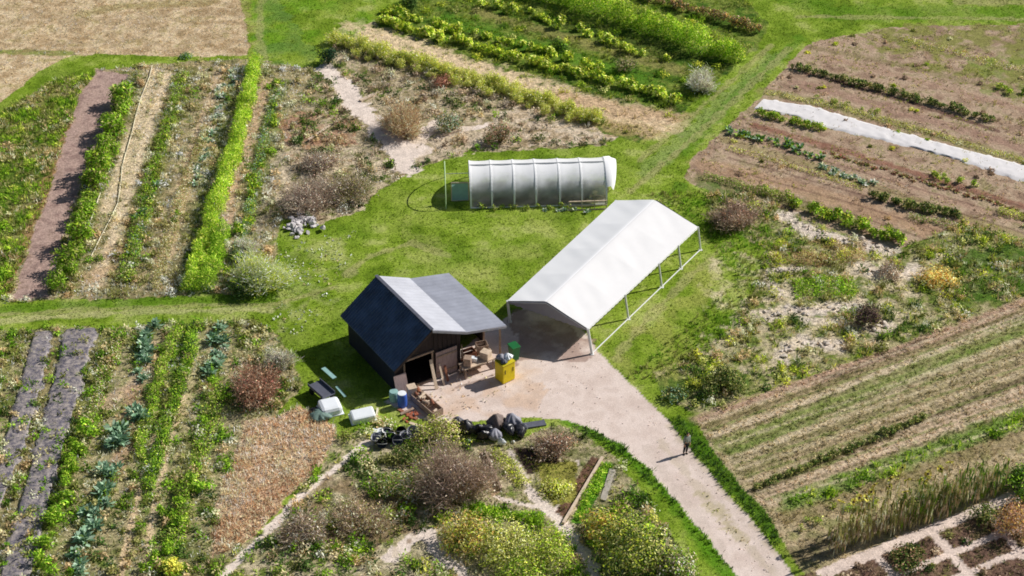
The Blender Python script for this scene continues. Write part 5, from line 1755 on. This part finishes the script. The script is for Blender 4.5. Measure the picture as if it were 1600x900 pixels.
# plants inside and along the tunnel
row("leafy_plant", M_["darkbush"], [(760, 313), (850, 311), (938, 308)], 0.8, "dark green plant in the row inside the poly tunnel", "plant", "row inside the poly tunnel", 1.0, 0.35, 0.25)
row("weed_clump", M_["weedy"], [(745, 328), (850, 326), (900, 325)], 0.8, "weed clump along the near foot of the poly tunnel", "plant", "weeds along the tunnel foot", 0.8, 0.3, 0.1)
row("cabbage", M_["palehead"], [(850, 331), (885, 331), (925, 329)], 0.7, "pale leafy plant on the lawn edge in front of the poly tunnel", "plant", "pale plants before the tunnel", 0.8, 0.2, 0.15)
# pale timber frame leaning at the front right of the tunnel
pf = empty("timber_frame", G(918, 324), "pale timber frame leaning on the front right foot of the poly tunnel", "frame")
mb = MB()
f0, f1 = G(888, 326), G(948, 324)
for h0, dn in ((0.05, 0.0), (0.32, 0.12), (0.6, 0.24)):
    mb.beam(f0 + Vector((0, dn - .3, h0)), f1 + Vector((0, dn - .3, h0)), 0.08, 0.08)
for t in (0.02, 0.35, 0.68, 0.98):
    q = f0.lerp(f1, t)
    mb.beam(q + Vector((0, -.34, 0)), q + Vector((0, -.03, .66)), 0.06, 0.05)
mb.build("lattice", M_TIMBER, pf)
# ------------------------------------------------------------------ YARD CLUTTER
def plank(pa, pb, w, t, mat, label, za=0.03, zb=0.03, name="plank", cat="plank", group=None):
    a, b = G(*pa), G(*pb)
    a = Vector((a.x, a.y, za))
    b = Vector((b.x, b.y, zb))
    o = MB().beam(a, b, w, t).build(name, mat, None, origin=Vector((a.x, a.y, 0)))
    return tag(o, label, cat, group)


def lump(c, r, h, seed, knot=True, mat=None, name="sack", label="", cat="sack", group=None, lying=0.0):
    """a slumped filled sack: lumpy, pleated to a tied neck"""
    rng = np.random.default_rng(seed)
    n, m = 36, 18
    vs, fs = [], []
    ph = rng.random(4) * 6.28
    for j in range(m + 1):
        t = j / m
        prof = (math.sin(t * PI) ** 0.55) * (1.0 - 0.35 * t)
        if knot and t > 0.86:
            prof = max(prof, 0.13)
        for i in range(n):
            a = 2 * PI * i / n
            rr = r * prof * (1 + 0.14 * abs(math.sin(4 * a + 5 * t + ph[3])) - 0.1 * abs(math.sin(9 * a - 6 * t + ph[1])) + 0.16 * (vnoise(np.array(2.2 * math.cos(a) + 7 + seed), np.array(2.2 * math.sin(a) + 5 * t), seed) - 0.5) + 0.13 * math.sin(3 * a + ph[0] + 2 * t) + 0.08 * math.sin(7 * a + ph[1]) * (0.4 + t) + 0.05 * math.sin(11 * a + 8 * t + ph[2]))
            z = h * (t ** 1.1)
            vs.append(Vector((rr * math.cos(a), rr * math.sin(a) * 0.9, z)))
    for j in range(m):
        for i in range(n):
            k = (i + 1) % n
            fs.append((j * n + i, j * n + k, (j + 1) * n + k, (j + 1) * n + i))
    fs.append(tuple(reversed(range(n))))
    fs.append(tuple(m * n + i for i in range(n)))
    R = Matrix.Rotation(rng.random() * 6.28, 3, "Z") @ Matrix.Rotation(lying, 3, "X")
    off = r * 0.75 * abs(math.sin(lying))
    vs = [R @ v + Vector((0, 0, off)) for v in vs]
    zmin = min(v.z for v in vs)
    vs = [v - Vector((0, 0, zmin)) + Vector(c) for v in vs]
    o = MB().add(vs, fs).build(name, mat, None, origin=c, smooth=True)
    return tag(o, label, cat, group)


sk = [(728, 676, .62, .95, M_BLACK, "black sack at the left end of the sack heap", 0), (716, 668, .5, .8, M_DGREY, "dark grey sack behind the left end of the sack heap", 0),
      (746, 684, .55, .5, M_BLACK, "flat black sack left of the pale sack in the heap", 1.2), (757, 692, .5, .5, M_BLACK, "frontmost black sack on the grass edge", 1.3),
      (772, 688, .5, .75, M_GREYPL, "pale grey white sack in the middle of the heap", .3), (776, 668, .62, 1.0, M_BROWNPL, "rounded brown grey sack at the back of the heap", 0),
      (800, 666, .6, .95, M_GREYPL, "large light grey sack at the back right of the heap", 0), (790, 680, .55, .6, M_BLACK, "black sack in front of the light grey sack", 1.0),
      (808, 680, .5, .6, M_BLACK, "black sack at the right end of the heap", .8), (762, 676, .5, .6, M_BLACK, "black sack in the centre of the heap between grey and brown sacks", .6),
      (784, 694, .3, .2, M_WPL, "small crumpled white sack lying before the heap", 1.3), (816, 672, .34, .5, M_DGREY, "small dark grey sack propped at the right end", .4)]
for i, (px, py, r, h, mt, lb, ly) in enumerate(sk):
    lump(G(px, py), r, h, 700 + i, True, mt, "sack", lb, "sack", "sacks heaped at the yard edge", ly)
for i, (px, py) in enumerate([(733, 690), (802, 692)]):
    lump(G(px, py), .14, .16, 760 + i, False, M_WPL, "white_pot", ["small white pot on the grass left of the sack heap", "small white pot on the grass right of the sack heap"][i], "pot")
plank((818, 668), (852, 662), 0.5, 0.12, M_DGREY, "dark board lying from the sack heap onto the grass", 0.1, 0.05, "board", "board")

# yellow cabinet-like bin with rubbish on it
yc = G(789, 592)
yb = empty("yellow_bin", yc, "tall bright yellow container at the front right of the shed yard", "container")
Ry = rotz(math.radians(38))
MB().box(yc + Vector((0, 0, .70)), (0.95, 0.85, 1.32), Ry).build("body", M_YELLOW, yb, bevel=0.04)
MB().box(yc + Vector((0, 0, 1.40)), (1.0, 0.9, 0.07), Ry).build("lid", M_YELLOWD, yb, bevel=0.02)
MB().box(yc + Vector((0, 0, .025)), (0.8, 0.7, 0.05), Ry).build("base", M_BLACK, yb)
for sg in (-1, 1):
    MB().box(yc + Ry @ Vector((sg * .30, -.435, .9)), (.04, .03, .3), Ry).build("handle", M_BLACK, yb)
for i, (dx, dy, r, h, mt, lb) in enumerate([(-.25, .1, .32, .4, M_GREYPL, "grey bag lying on the yellow container, left one"), (.18, .12, .34, .45, M_WPL, "white bag lying on the yellow container"), (-.05, -.25, .26, .25, M_DGREY, "dark bag at the front of the yellow container top")]):
    lump(yc + Vector((dx, dy, 1.436)), r, h, 780 + i, True, mt, "bag", lb, "bag")
# green wheelie bin
gc = G(803, 562)
gb = empty("wheelie_bin", gc, "dark green wheelie bin in the shade between the shed and the carport", "bin")
Rg = rotz(math.radians(30))
vsg = MB()
vsg.box(gc + Vector((0, 0, .58)), (0.56, 0.62, 0.98), Rg @ Matrix.Rotation(PI, 3, "X"), 0.8).build("body", M_GREEN, gb, bevel=0.02)
MB().box(gc + Vector((0, 0, 1.12)), (0.62, 0.72, 0.08), Rg).build("lid", M_GREEN, gb, bevel=0.03)
for sg in (-1, 1):
    q = gc + Rg @ Vector((sg * .27, .3, .1))
    MB().tube(q - Rg @ Vector((.03, 0, 0)), q + Rg @ Vector((.03, 0, 0)), 0.1, 14).build("wheel", M_RUBBER, gb)
MB().tube(gc + Rg @ Vector((-.22, .4, 1.06)), gc + Rg @ Vector((.22, .4, 1.06)), .02, 8).build("handle", M_GREEN, gb)

# workbench under the lean-to, crates, logs
wb = empty("workbench", S(-0.2, 3.0, 0), "pale timber workbench standing in front of the lean-to", "bench")
MB().box(S(-0.2, 3.0, .78), (0.8, 2.2, .07), Matrix((Ud, Vd, Vector((0, 0, 1)))).transposed()).build("bench_top", M_TIMBER, wb)
for du in (-.33, .33):
    for dv in (-1.0, 1.0):
        MB().beam(S(-0.2 + du, 3.0 + dv, 0), S(-0.2 + du, 3.0 + dv, .74), .09, .09).build("leg", M_TIMBER2, wb)
RB = Matrix((Ud, Vd, Vector((0, 0, 1)))).transposed()


def crate(c, sz, ang, mat, label, name="crate"):
    R = RB @ rotz(ang)
    root = empty(name, c, label, "crate")
    c = Vector(c)
    t = .03
    mb = MB()
    for k in range(3):
        z = sz[2] * (k + .5) / 3
        hh = sz[2] / 3 * .78
        for sg in (-1, 1):
            mb.box(c + R @ Vector((sg * (sz[0] / 2), 0, z)), (t, sz[1], hh), R)
            mb.box(c + R @ Vector((0, sg * (sz[1] / 2), z)), (sz[0] - .04, t, hh), R)
    mb.build("slats", mat, root)
    MB().box(c + Vector((0, 0, .03)), (sz[0] - .05, sz[1] - .05, .03), R).build("bottom", mat, root)
    mb = MB()
    for sx in (-1, 1):
        for sy in (-1, 1):
            mb.box(c + R @ Vector((sx * (sz[0] / 2 - .04), sy * (sz[1] / 2 - .04), sz[2] / 2 + .01)), (.045, .045, sz[2]), R)
    mb.build("corner_posts", mat, root)
    return root


cr_list = [((0.35, 3.0, 0), (.7, .9, .5), .1, M_TIMBER2, "weathered slatted crate under the catslide eave beside the door wall"),
           ((0.95, 4.1, 0), (.8, .8, .6), -.2, M_TIMBER, "pale slatted crate deeper under the lean-to"),
           ((0.9, 3.1, 0), (.6, .8, .9), .05, M_RUSTY, "tall reddish slatted crate against the shed side wall"),
           ((0.95, 4.1, .62), (.6, .7, .4), .25, M_TIMBER2, "weathered crate stacked on the pale crate under the lean-to")]
for (uvz, sz, a, mt, lb) in cr_list:
    crate(S(*uvz), sz, a, mt, lb)
# things on the bench
bx = [(-.3, 2.3, .5, .45, .6, M_TIMBER2, "brown wooden box on the left of the workbench", "box"), (-.1, 2.9, .3, .4, .22, M_WPL, "white tub in the middle of the workbench", "tub"), (-.25, 3.65, .55, .6, .5, M_TIMBER, "pale square box on the right of the workbench", "box")]
for (u, v, a, b2, h, mt, lb, ct) in bx:
    o = MB()
    o.box(S(u, v, .815 + h / 2), (a, b2, h), RB @ rotz(.3 * v), 0.94)
    o.box(S(u, v, .815 + h + .012), (a * 1.0, b2 * 1.0, .025), RB @ rotz(.3 * v))
    tag(o.build("storage_box" if ct == "box" else "tub", mt, None, origin=S(u, v, .815), bevel=.015), lb, ct)
# boards leaning on the lean-to front
for i, (v, du, z, mt, w, lb) in enumerate([(-.05, -1.0, 1.75, M_TIMBER, .2, "broad pale board leaning beside the dark doorway"), (.55, -.9, 1.2, M_TIMBER, .12, "short pale board leaning on the grey door"),
                                          (.95, -.7, .9, M_RUSTY, .14, "short rusty board leaning under the grey door"), (2.2, -.6, 2.0, M_TIMBER2, .16, "long brown board leaning at the corner of door wall and lean-to")]):
    a = S(FU + du, v, .02)
    b_ = S(FU - .2, v + .08, z)
    tag(MB().beam(a, b_, w, .05).build("leaning_board", mt, None, origin=a), lb, "board")
# grey panel and pale boxes left of the door
pn = MB().prism([S(FU - .55, -2.6, .03), S(FU - .55, -1.75, .03), S(FU - .18, -1.75, 1.5), S(FU - .18, -2.6, 1.5)], -Ud * 0.05)
tag(pn.build("grey_panel", M_DOOR, None, origin=S(FU - .55, -2.2, 0)), "grey mauve plank panel leaning left of the dark doorway", "panel")
pbx = empty("pale_box", S(-.35, -1.75, 0), "tall pale wooden box standing left of the dark doorway", "box")
MB().box(S(-.35, -1.75, .42), (.5, .5, .84), RB @ rotz(.2)).build("body", M_TIMBER, pbx, bevel=.02)
MB().box(S(-.35, -1.75, .86), (.55, .55, .04), RB @ rotz(.2)).build("lid", M_TIMBER, pbx)
# long timber trough of logs
tr0, tr1 = G(646, 618), G(684, 651)
tdv = (tr1 - tr0).normalized()
tnv = Vector((-tdv.y, tdv.x, 0))
tro = empty("log_trough", (tr0 + tr1) / 2, "long low timber rack full of cut logs left of the yard", "rack")
for sg in (-1, 1):
    MB().beam(tr0 + tnv * .38 * sg + Vector((0, 0, .25)), tr1 + tnv * .38 * sg + Vector((0, 0, .25)), .05, .45).build("side_board", M_TIMBER2, tro)
for q in (tr0, tr1):
    MB().beam(q - tnv * .40 + Vector((0, 0, .25)), q + tnv * .40 + Vector((0, 0, .25)), .05, .45).build("end_board", M_TIMBER2, tro)
rr = random.Random(5)
TLn = (tr1 - tr0).length
for i in range(26):
    c = tr0.lerp(tr1, rr.uniform(.08, .92)) + tnv * rr.uniform(-.22, .22) + Vector((0, 0, rr.choice((.12, .26, .4, .52))))
    a = rr.uniform(-.4, .4)
    d = (tdv * math.sin(a) + tnv * math.cos(a)) if i % 3 == 0 else (tdv * math.cos(a) + tnv * math.sin(a))
    L = .14 if i % 3 == 0 else .24
    o = MB().tube(c - d * L, c + d * L, rr.uniform(.06, .1), 8).build("log", [M_TIMBER, M_TIMBER2, M_RUSTY][i % 3], None, origin=c)
    tag(o, "short cut log lying in the long timber rack", "log", "logs in the timber rack")
# loose planks and bricks on the left of the rack
for i, (a, b_, w, mt, z, lb) in enumerate([((640, 630), (676, 660), .2, M_TIMBER, .04, "pale plank lying beside the log rack, outer one"), ((648, 628), (672, 650), .16, M_TIMBER, .12, "pale plank lying beside the log rack, inner one"),
                                          ((622, 640), (652, 656), .2, M_RUSTY, .05, "reddish plank at the left of the junk pile"), ((626, 650), (648, 640), .18, M_TIMBER2, .14, "brown plank crossing the reddish plank"),
                                          ((640, 662), (660, 668), .2, M_TIMBER, .06, "short pale plank near the olive shrub")]):
    plank(a, b_, w, .06, mt, lb, z, z)
for i in range(10):
    p = G(640 + rr.uniform(-10, 12), 652 + rr.uniform(-6, 8))
    o = MB().box(p + Vector((0, 0, .05 + .1 * (i % 2))), (.24, .12, .08), rotz(rr.uniform(0, 3))).build("brick", M_BRICK, None, origin=p, bevel=.008)
    tag(o, "loose red brick on the small pile beside the log rack", "brick", "loose red bricks")


def rock(c, sx, h, seed, mat, label, group):
    """angular broken stone: hull of scattered points"""
    import bmesh
    rng = np.random.default_rng(seed)
    bm = bmesh.new()
    d = unit(rng.normal(size=(18, 3))) * (0.75 + 0.3 * rng.random((18, 1)))
    for q in d:
        bm.verts.new((q[0] * sx, q[1] * sx * (0.6 + 0.3 * rng.random()), (q[2] * 0.5 + 0.35) * h))
    r_ = bmesh.ops.convex_hull(bm, input=bm.verts)
    bmesh.ops.delete(bm, geom=[g for g in r_["geom_interior"] if isinstance(g, bmesh.types.BMVert)], context="VERTS")
    me = bpy.data.meshes.new("stone")
    bm.to_mesh(me)
    bm.free()
    me.materials.append(mat)
    o = link("stone", me, None, (c[0], c[1], c[2]))
    o.rotation_euler = (0, 0, rng.random() * 6.28)
    return tag(o, label, "stone", group)


# barrels, buckets, tubs
def barrel(c, r, h, mat, label, lidmat=None, name="barrel", cat="barrel"):
    root = empty(name, c, label, cat)
    MB().lathe(c, [(0.01, .01), (r * .9, .01), (r * .95, .05 * h), (r, .3 * h), (r * .98, .34 * h), (r, .38 * h), (r, .66 * h), (r * .98, .7 * h), (r, .74 * h), (r * .94, .95 * h), (r * .9, h), (.01, h)], 20).build("body", mat, root, smooth=True)
    MB().lathe(Vector(c) + Vector((0, 0, h)), [(.01, .002), (r * .88, .002), (r * .88, .035), (.01, .045)], 20).build("lid", lidmat or mat, root)
    return root


barrel(G(629, 634), .3, .95, M_BLUE, "blue barrel with white lid at the shed's front left corner", M_WPL)
barrel(G(616, 626), .3, .7, M_TEAL, "pale teal drum at the edge of the shed shadow", M_TEAL, "drum", "drum")


def bucket(c, r, h, mat, label, name="bucket", tilt=0.0, group=None):
    root = empty(name, c, label, "bucket", group)
    R = Matrix.Rotation(tilt, 3, "X")
    mb = MB().lathe((0, 0, 0), [(.01, .01), (r * .75, .01), (r, h), (r * 1.06, h), (r * 1.06, h * .94), (r * .98, h * .94), (r * .72, .03), (.01, .03)], 18)
    off = Vector(c) + Vector((0, 0, r * abs(math.sin(tilt))))
    mb.v = [R @ v + off for v in mb.v]
    mb.build("body", mat, root, smooth=True)
    hb = MB().path([R @ Vector((r * math.cos(t), 0, h + r * .5 * math.sin(t))) + off for t in np.linspace(0, PI, 9)], .012, 5)
    hb.build("handle", M_STEEL, root)


for i, (px, py, r, h, mt, tl, lb) in enumerate([(588, 690, .3, .4, M_GREYPL, .3, "grey bucket at the left of the bucket pile"), (598, 695, .3, .42, M_BLACK, 1.2, "black bucket tipped on its side in the pile"),
                                              (610, 688, .34, .45, M_BLACK, 0, "black bucket standing in the middle of the pile"), (622, 692, .3, .4, M_DGREY, .9, "dark grey tipped bucket in the pile"),
                                              (634, 688, .34, .45, M_GREYPL, .1, "light grey bucket at the right of the pile"), (646, 682, .36, .5, M_GREYPL, .5, "light grey tilted bucket nearest the olive shrub"),
                                              (604, 680, .3, .4, M_BLACK, .0, "black bucket at the back of the pile"), (628, 678, .3, .35, M_BLACK, 1.0, "black tipped bucket at the back right of the pile")]):
    bucket(G(px, py), r, h, mt, lb, "bucket", tl, "buckets in the junk pile")


def rbox(name, c, size, ang, mat, label, cat, tilt=0.0, rim=True, bev=.12):
    """rounded plastic tank or tub with rim"""
    root = empty(name, c, label, cat)
    R = rotz(ang) @ Matrix.Rotation(tilt, 3, "X")
    cc = Vector(c) + Vector((0, 0, size[2] / 2 * math.cos(tilt) + size[1] / 2 * abs(math.sin(tilt)) + .005))
    MB().box(cc, size, R, .97).build("body", mat, root, bevel=bev)
    if rim:
        MB().box(cc + R @ Vector((0, 0, -size[2] / 2 + .06)), (size[0] * 1.05, size[1] * 1.05, .06), R).build("rim", mat, root, bevel=.02)
    return root


rbox("water_tank", G(516, 642), (1.35, 1.3, .62), .35, M_WPL, "white rounded tank at the left edge of the shed shadow", "tank", bev=.22)
rbox("upturned_boat", G(567, 656), (1.5, .85, .5), .35, M_WPL, "white upturned tub lying at the front edge of the shed shadow", "tub", .25)
tray = rbox("white_tray", G(595, 676), (1.0, .5, .15), .1, M_WPL, "flat white tray on the junk pile behind the buckets", "tray", .1, True, .04)
# grey cart and teal boards by the tank
ct = empty("garden_cart", G(503, 620), "dark grey flat garden cart at the left edge of the shed shadow", "cart")
cc = G(503, 620)
ca = rotz(-.9)
MB().box(cc + Vector((0, 0, .55)), (1.7, .9, .08), ca).build("deck", M_DGREY, ct, bevel=.02)
for sg in (-1, 1):
    MB().box(cc + ca @ Vector((0, sg * .44, .66)), (1.68, .04, .18), ca).build("side_board", M_DGREY, ct)
for sx in (-1, 1):
    for sy in (-1, 1):
        q = cc + ca @ Vector((sx * .6, sy * .36, .22))
        MB().tube(q - ca @ Vector((0, .05, 0)), q + ca @ Vector((0, .05, 0)), .22, 16).build("wheel", M_RUBBER, ct)
MB().tube(cc + ca @ Vector((.85, 0, .5)), cc + ca @ Vector((1.5, 0, .25)), .025, 6).build("drawbar", M_STEEL, ct)
plank((506, 590), (524, 606), .28, .05, M_TEAL, "pale teal board standing behind the grey cart", .75, .75, "board", "board")
plank((526, 610), (540, 626), .16, .05, M_TEAL, "dim teal board lying inside the shed shadow", .3, .3, "board", "board")
lump(G(502, 652), .75, .5, 801, False, M_TARP, "tarpaulin", "crumpled grey green tarpaulin below the white tank", "tarpaulin")
lump(G(492, 645), .4, .35, 802, False, M_BLACK, "sack", "black sack beside the crumpled tarpaulin", "sack")
plank((590, 640), (588, 656), .12, .08, M_PIPE, "short yellow post lying on the grass near the white upturned tub", .1, .1, "post", "post")
STONE1 = plain("pale_stone", (222, 216, 216), .9, var=.25, scale=5, bump=.5, k=.85)
STONE2 = plain("stone", (226, 212, 196), .9, var=.25, scale=5, bump=.5, k=.85)
for i in range(60):
    rock(G(474 + rr.gauss(0, 14), 353 + rr.gauss(0, 9)) + Vector((0, 0, rr.choice((0, 0, .12, .2)))), rr.uniform(.14, .38), rr.uniform(.2, .5), 820 + i, STONE1, "pale grey stone in the heap at the lawn edge below the twiggy mass", "pale stone heap")
for (x0, y0, x1, y1, n_, w_) in [(1200, 492, 1338, 477, 34, 4), (1224, 560, 1234, 540, 9, 4), (1234, 540, 1311, 537, 14, 3), (1358, 514, 1388, 510, 9, 3), (1235, 345, 1300, 372, 20, 4), (1300, 372, 1392, 393, 20, 4), (1350, 424, 1427, 426, 20, 5), (1205, 424, 1250, 420, 8, 3)]:
    for k in range(n_):
        t = rr.random()
        rock(G(x0 + (x1 - x0) * t + rr.gauss(0, 4), y0 + (y1 - y0) * t + rr.gauss(0, w_)), rr.uniform(.08, .3), rr.uniform(.1, .3), 900 + int(x0) + k, STONE2, "pale broken stone in the stone lines among the right hand weeds", "pale stones among the right weeds")

# irrigation pipes in the left field
def pipe(pts, r, label, z=.12):
    Pw = [G(*p) + Vector((0, 0, z + .03 * math.sin(i * 2))) for i, p in enumerate(pts)]
    o = MB().path(Pw, r, 6).build("irrigation_pipe", M_PIPE, None, origin=Pw[0] - Vector((0, 0, z)), smooth=True)
    tag(o, label, "pipe")


pipe([(238, 104), (234, 122), (222, 150), (213, 180), (206, 212), (197, 240), (191, 262), (189, 290), (184, 320), (172, 345), (158, 372), (146, 396), (142, 404)], .035, "long pale irrigation pipe running down the straw strip of the left field")
pipe([(178, 200), (170, 232), (163, 258)], .035, "short pale pipe end beside the tall bushy plants")
pipe([(157, 304), (148, 330), (137, 360)], .04, "short pale pipe in the lower left field beside the long pipe")
# wooden edging boards in the garden
plank((941, 717), (880, 820), .15, .14, M_TIMBER, "long pale wooden edging board of the triangular bed", .12, .12, "edging_board", "board")
plank((757, 706), (783, 768), .12, .25, M_TIMBER2, "brown edging board right of the tan bed", .14, .14, "edging_board", "board")
plank((563, 159), (592, 145), .3, .1, M_TIMBER, "pale board bridging from the garden path to the round tan bush", .1, .1, "board", "board")
plank((688, 214), (722, 203), .2, .1, M_TIMBER, "pale board lying on the gravel right of the round tan bush", .1, .1, "board", "board")
plank((957, 735), (942, 783), .34, .08, plain("slab", (186, 178, 164), .9, var=.2, k=.85), "grey stone slab path piece beside the short green strip", .06, .06, "stone_slab", "slab")
plank((482, 222), (515, 200), .14, .1, M_TIMBER, "pale thin pole lying on the reddish dry patch", .2, .2, "pole", "pole")


# ------------------------------------------------------------------ PERSON
def skin(name, verts, edges, radii, mat, parent, sub=2):
    me = bpy.data.meshes.new(name)
    me.from_pydata(verts, edges, [])
    me.materials.append(mat)
    o = bpy.data.objects.new(name, me)
    COL.objects.link(o)
    o.parent = parent
    md = o.modifiers.new("skin", "SKIN")
    for i, r in enumerate(radii):
        sv = me.skin_vertices[0].data[i]
        sv.radius = (r, r) if not isinstance(r, tuple) else r
    me.skin_vertices[0].data[0].use_root = True
    md.use_smooth_shade = True
    s = o.modifiers.new("sub", "SUBSURF")
    s.levels = sub
    s.render_levels = sub
    return o


pp = G(1070, 709)
per = empty("person", pp, "person in dark trousers and pale top standing at the edge of the drive", "person")
per.scale = (.88, .88, .88)
per.rotation_euler = (0, math.radians(-5), math.radians(-150))
SKIN = plain("skin", (206, 160, 132), .6, var=.05)
JACK = plain("pale_jacket", (150, 156, 146), .8, var=.1)
TROU = plain("dark_trousers", (44, 46, 52), .85, var=.15)
HAIR = plain("dark_hair", (50, 40, 34), .7, var=.2)
SHOE = plain("dark_shoe", (36, 34, 34), .7, var=.2)
# body: pelvis root, spine, neck, head, arms with fingers, legs
bv = [(0, 0, .95), (0, 0, 1.15), (0, 0, 1.40), (0, 0, 1.50), (0, .02, 1.60), (0, .02, 1.70)]
be = [(0, 1), (1, 2), (2, 3), (3, 4), (4, 5)]
brd = [.13, .12, .14, .055, .09, .075]
for sg in (-1, 1):
    n0 = len(bv)
    bv += [(sg * .18, 0, 1.42), (sg * .24, -.03, 1.14), (sg * .23, .08, .90), (sg * .23, .11, .82)]
    brd += [.06, .045, .032, .036]
    be += [(2, n0), (n0, n0 + 1), (n0 + 1, n0 + 2), (n0 + 2, n0 + 3)]
    for k, (dy, L) in enumerate(((-.03, .07), (-.01, .085), (.012, .08), (.032, .065))):
        m = len(bv)
        bv += [(sg * .23, .11 + dy, .77), (sg * .215, .115 + dy, .77 - L)]
        brd += [.01, .008]
        be += [(n0 + 3, m), (m, m + 1)]
    m = len(bv)
    bv += [(sg * .21, .15, .81), (sg * .195, .17, .765)]
    brd += [.011, .009]
    be += [(n0 + 3, m), (m, m + 1)]
    n1 = len(bv)
    bv += [(sg * .10, 0, .88), (sg * .11, .02, .48), (sg * .11, -.02, .08), (sg * .12, .12, .04)]
    brd += [.085, .06, .045, .035]
    be += [(0, n1), (n1, n1 + 1), (n1 + 1, n1 + 2), (n1 + 2, n1 + 3)]
skin("body", bv, be, brd, SKIN, per)
skin("jacket", [(0, 0, .93), (0, 0, 1.15), (0, 0, 1.40), (0, 0, 1.49), (-.18, 0, 1.42), (-.245, -.03, 1.14), (-.232, .075, .92), (.18, 0, 1.42), (.245, -.03, 1.14), (.232, .075, .92)],
     [(0, 1), (1, 2), (2, 3), (2, 4), (4, 5), (5, 6), (2, 7), (7, 8), (8, 9)], [.165, .155, .175, .075, .085, .066, .052, .085, .066, .052], JACK, per)
skin("trousers", [(0, 0, .98), (0, 0, .92), (-.10, 0, .84), (-.11, .02, .48), (-.11, -.015, .1), (.10, 0, .84), (.11, .02, .48), (.11, -.015, .1)],
     [(0, 1), (1, 2), (2, 3), (3, 4), (1, 5), (5, 6), (6, 7)], [.15, .155, .105, .08, .066, .105, .08, .066], TROU, per)
for sg in (-1, 1):
    skin("shoe", [(sg * .11, -.05, .05), (sg * .115, .05, .05), (sg * .12, .17, .04)], [(0, 1), (1, 2)], [.05, .052, .042], SHOE, per)
skin("hair", [(0, -.03, 1.60), (0, -.015, 1.70), (0, .03, 1.745)], [(0, 1), (1, 2)], [.07, .085, .06], HAIR, per)
skin("nose", [(0, .11, 1.66), (0, .125, 1.635)], [(0, 1)], [.012, .016], SKIN, per, 1)
for sg in (-1, 1):
    skin("ear", [(sg * .088, .01, 1.66), (sg * .09, .01, 1.63)], [(0, 1)], [.016, .014], SKIN, per, 1)
    skin("eye", [(sg * .033, .095, 1.668), (sg * .033, .098, 1.668)], [(0, 1)], [.012, .01], HAIR, per, 1)
skin("mouth", [(-.022, .1, 1.585), (.022, .1, 1.585)], [(0, 1)], [.01, .01], plain("lips", (150, 84, 76), .6, var=.05), per, 1)

# ------------------------------------------------------------------ CAMERA, SUN, SKY
cam = bpy.data.cameras.new("camera")
cam.sensor_width = 36
cam.lens = 36 * FOC / 1600
cam.clip_start = 1
cam.clip_end = 8000
co = bpy.data.objects.new("camera", cam)
co.location = CAM
co.rotation_euler = (PI / 2 - PITCH, 0, 0)
COL.objects.link(co)
scene.camera = co

AZ, EL = math.radians(25.3), math.radians(37.2)
sun = bpy.data.lights.new("sun", "SUN")
sun.energy = 5.0
sun.angle = math.radians(0.5)
sun.color = (1.0, 0.96, 0.90)
so = bpy.data.objects.new("sun", sun)
d = Vector((math.cos(AZ) * math.cos(EL), math.sin(AZ) * math.cos(EL), math.sin(EL)))
so.rotation_euler = d.to_track_quat("Z", "Y").to_euler()
so.location = d * 200
COL.objects.link(so)
w = bpy.data.worlds.new("World")
scene.world = w
w.use_nodes = True
nt = w.node_tree
nt.nodes.clear()
sky = nt.nodes.new("ShaderNodeTexSky")
sky.sky_type = "NISHITA"
sky.sun_disc = False
sky.sun_elevation = EL
sky.sun_rotation = PI / 2 - AZ
bg = nt.nodes.new("ShaderNodeBackground")
bg.inputs["Strength"].default_value = 0.055
wo = nt.nodes.new("ShaderNodeOutputWorld")
nt.links.new(sky.outputs[0], bg.inputs[0])
nt.links.new(bg.outputs[0], wo.inputs[0])
scene.view_settings.view_transform = "Standard"
scene.view_settings.look = "None"
scene.view_settings.exposure = 0
scene.view_settings.gamma = 1
scene.render.engine = "CYCLES"
scene.cycles.filter_width = 1.75
scene.cycles.max_bounces = 6
scene.cycles.transparent_max_bounces = 8
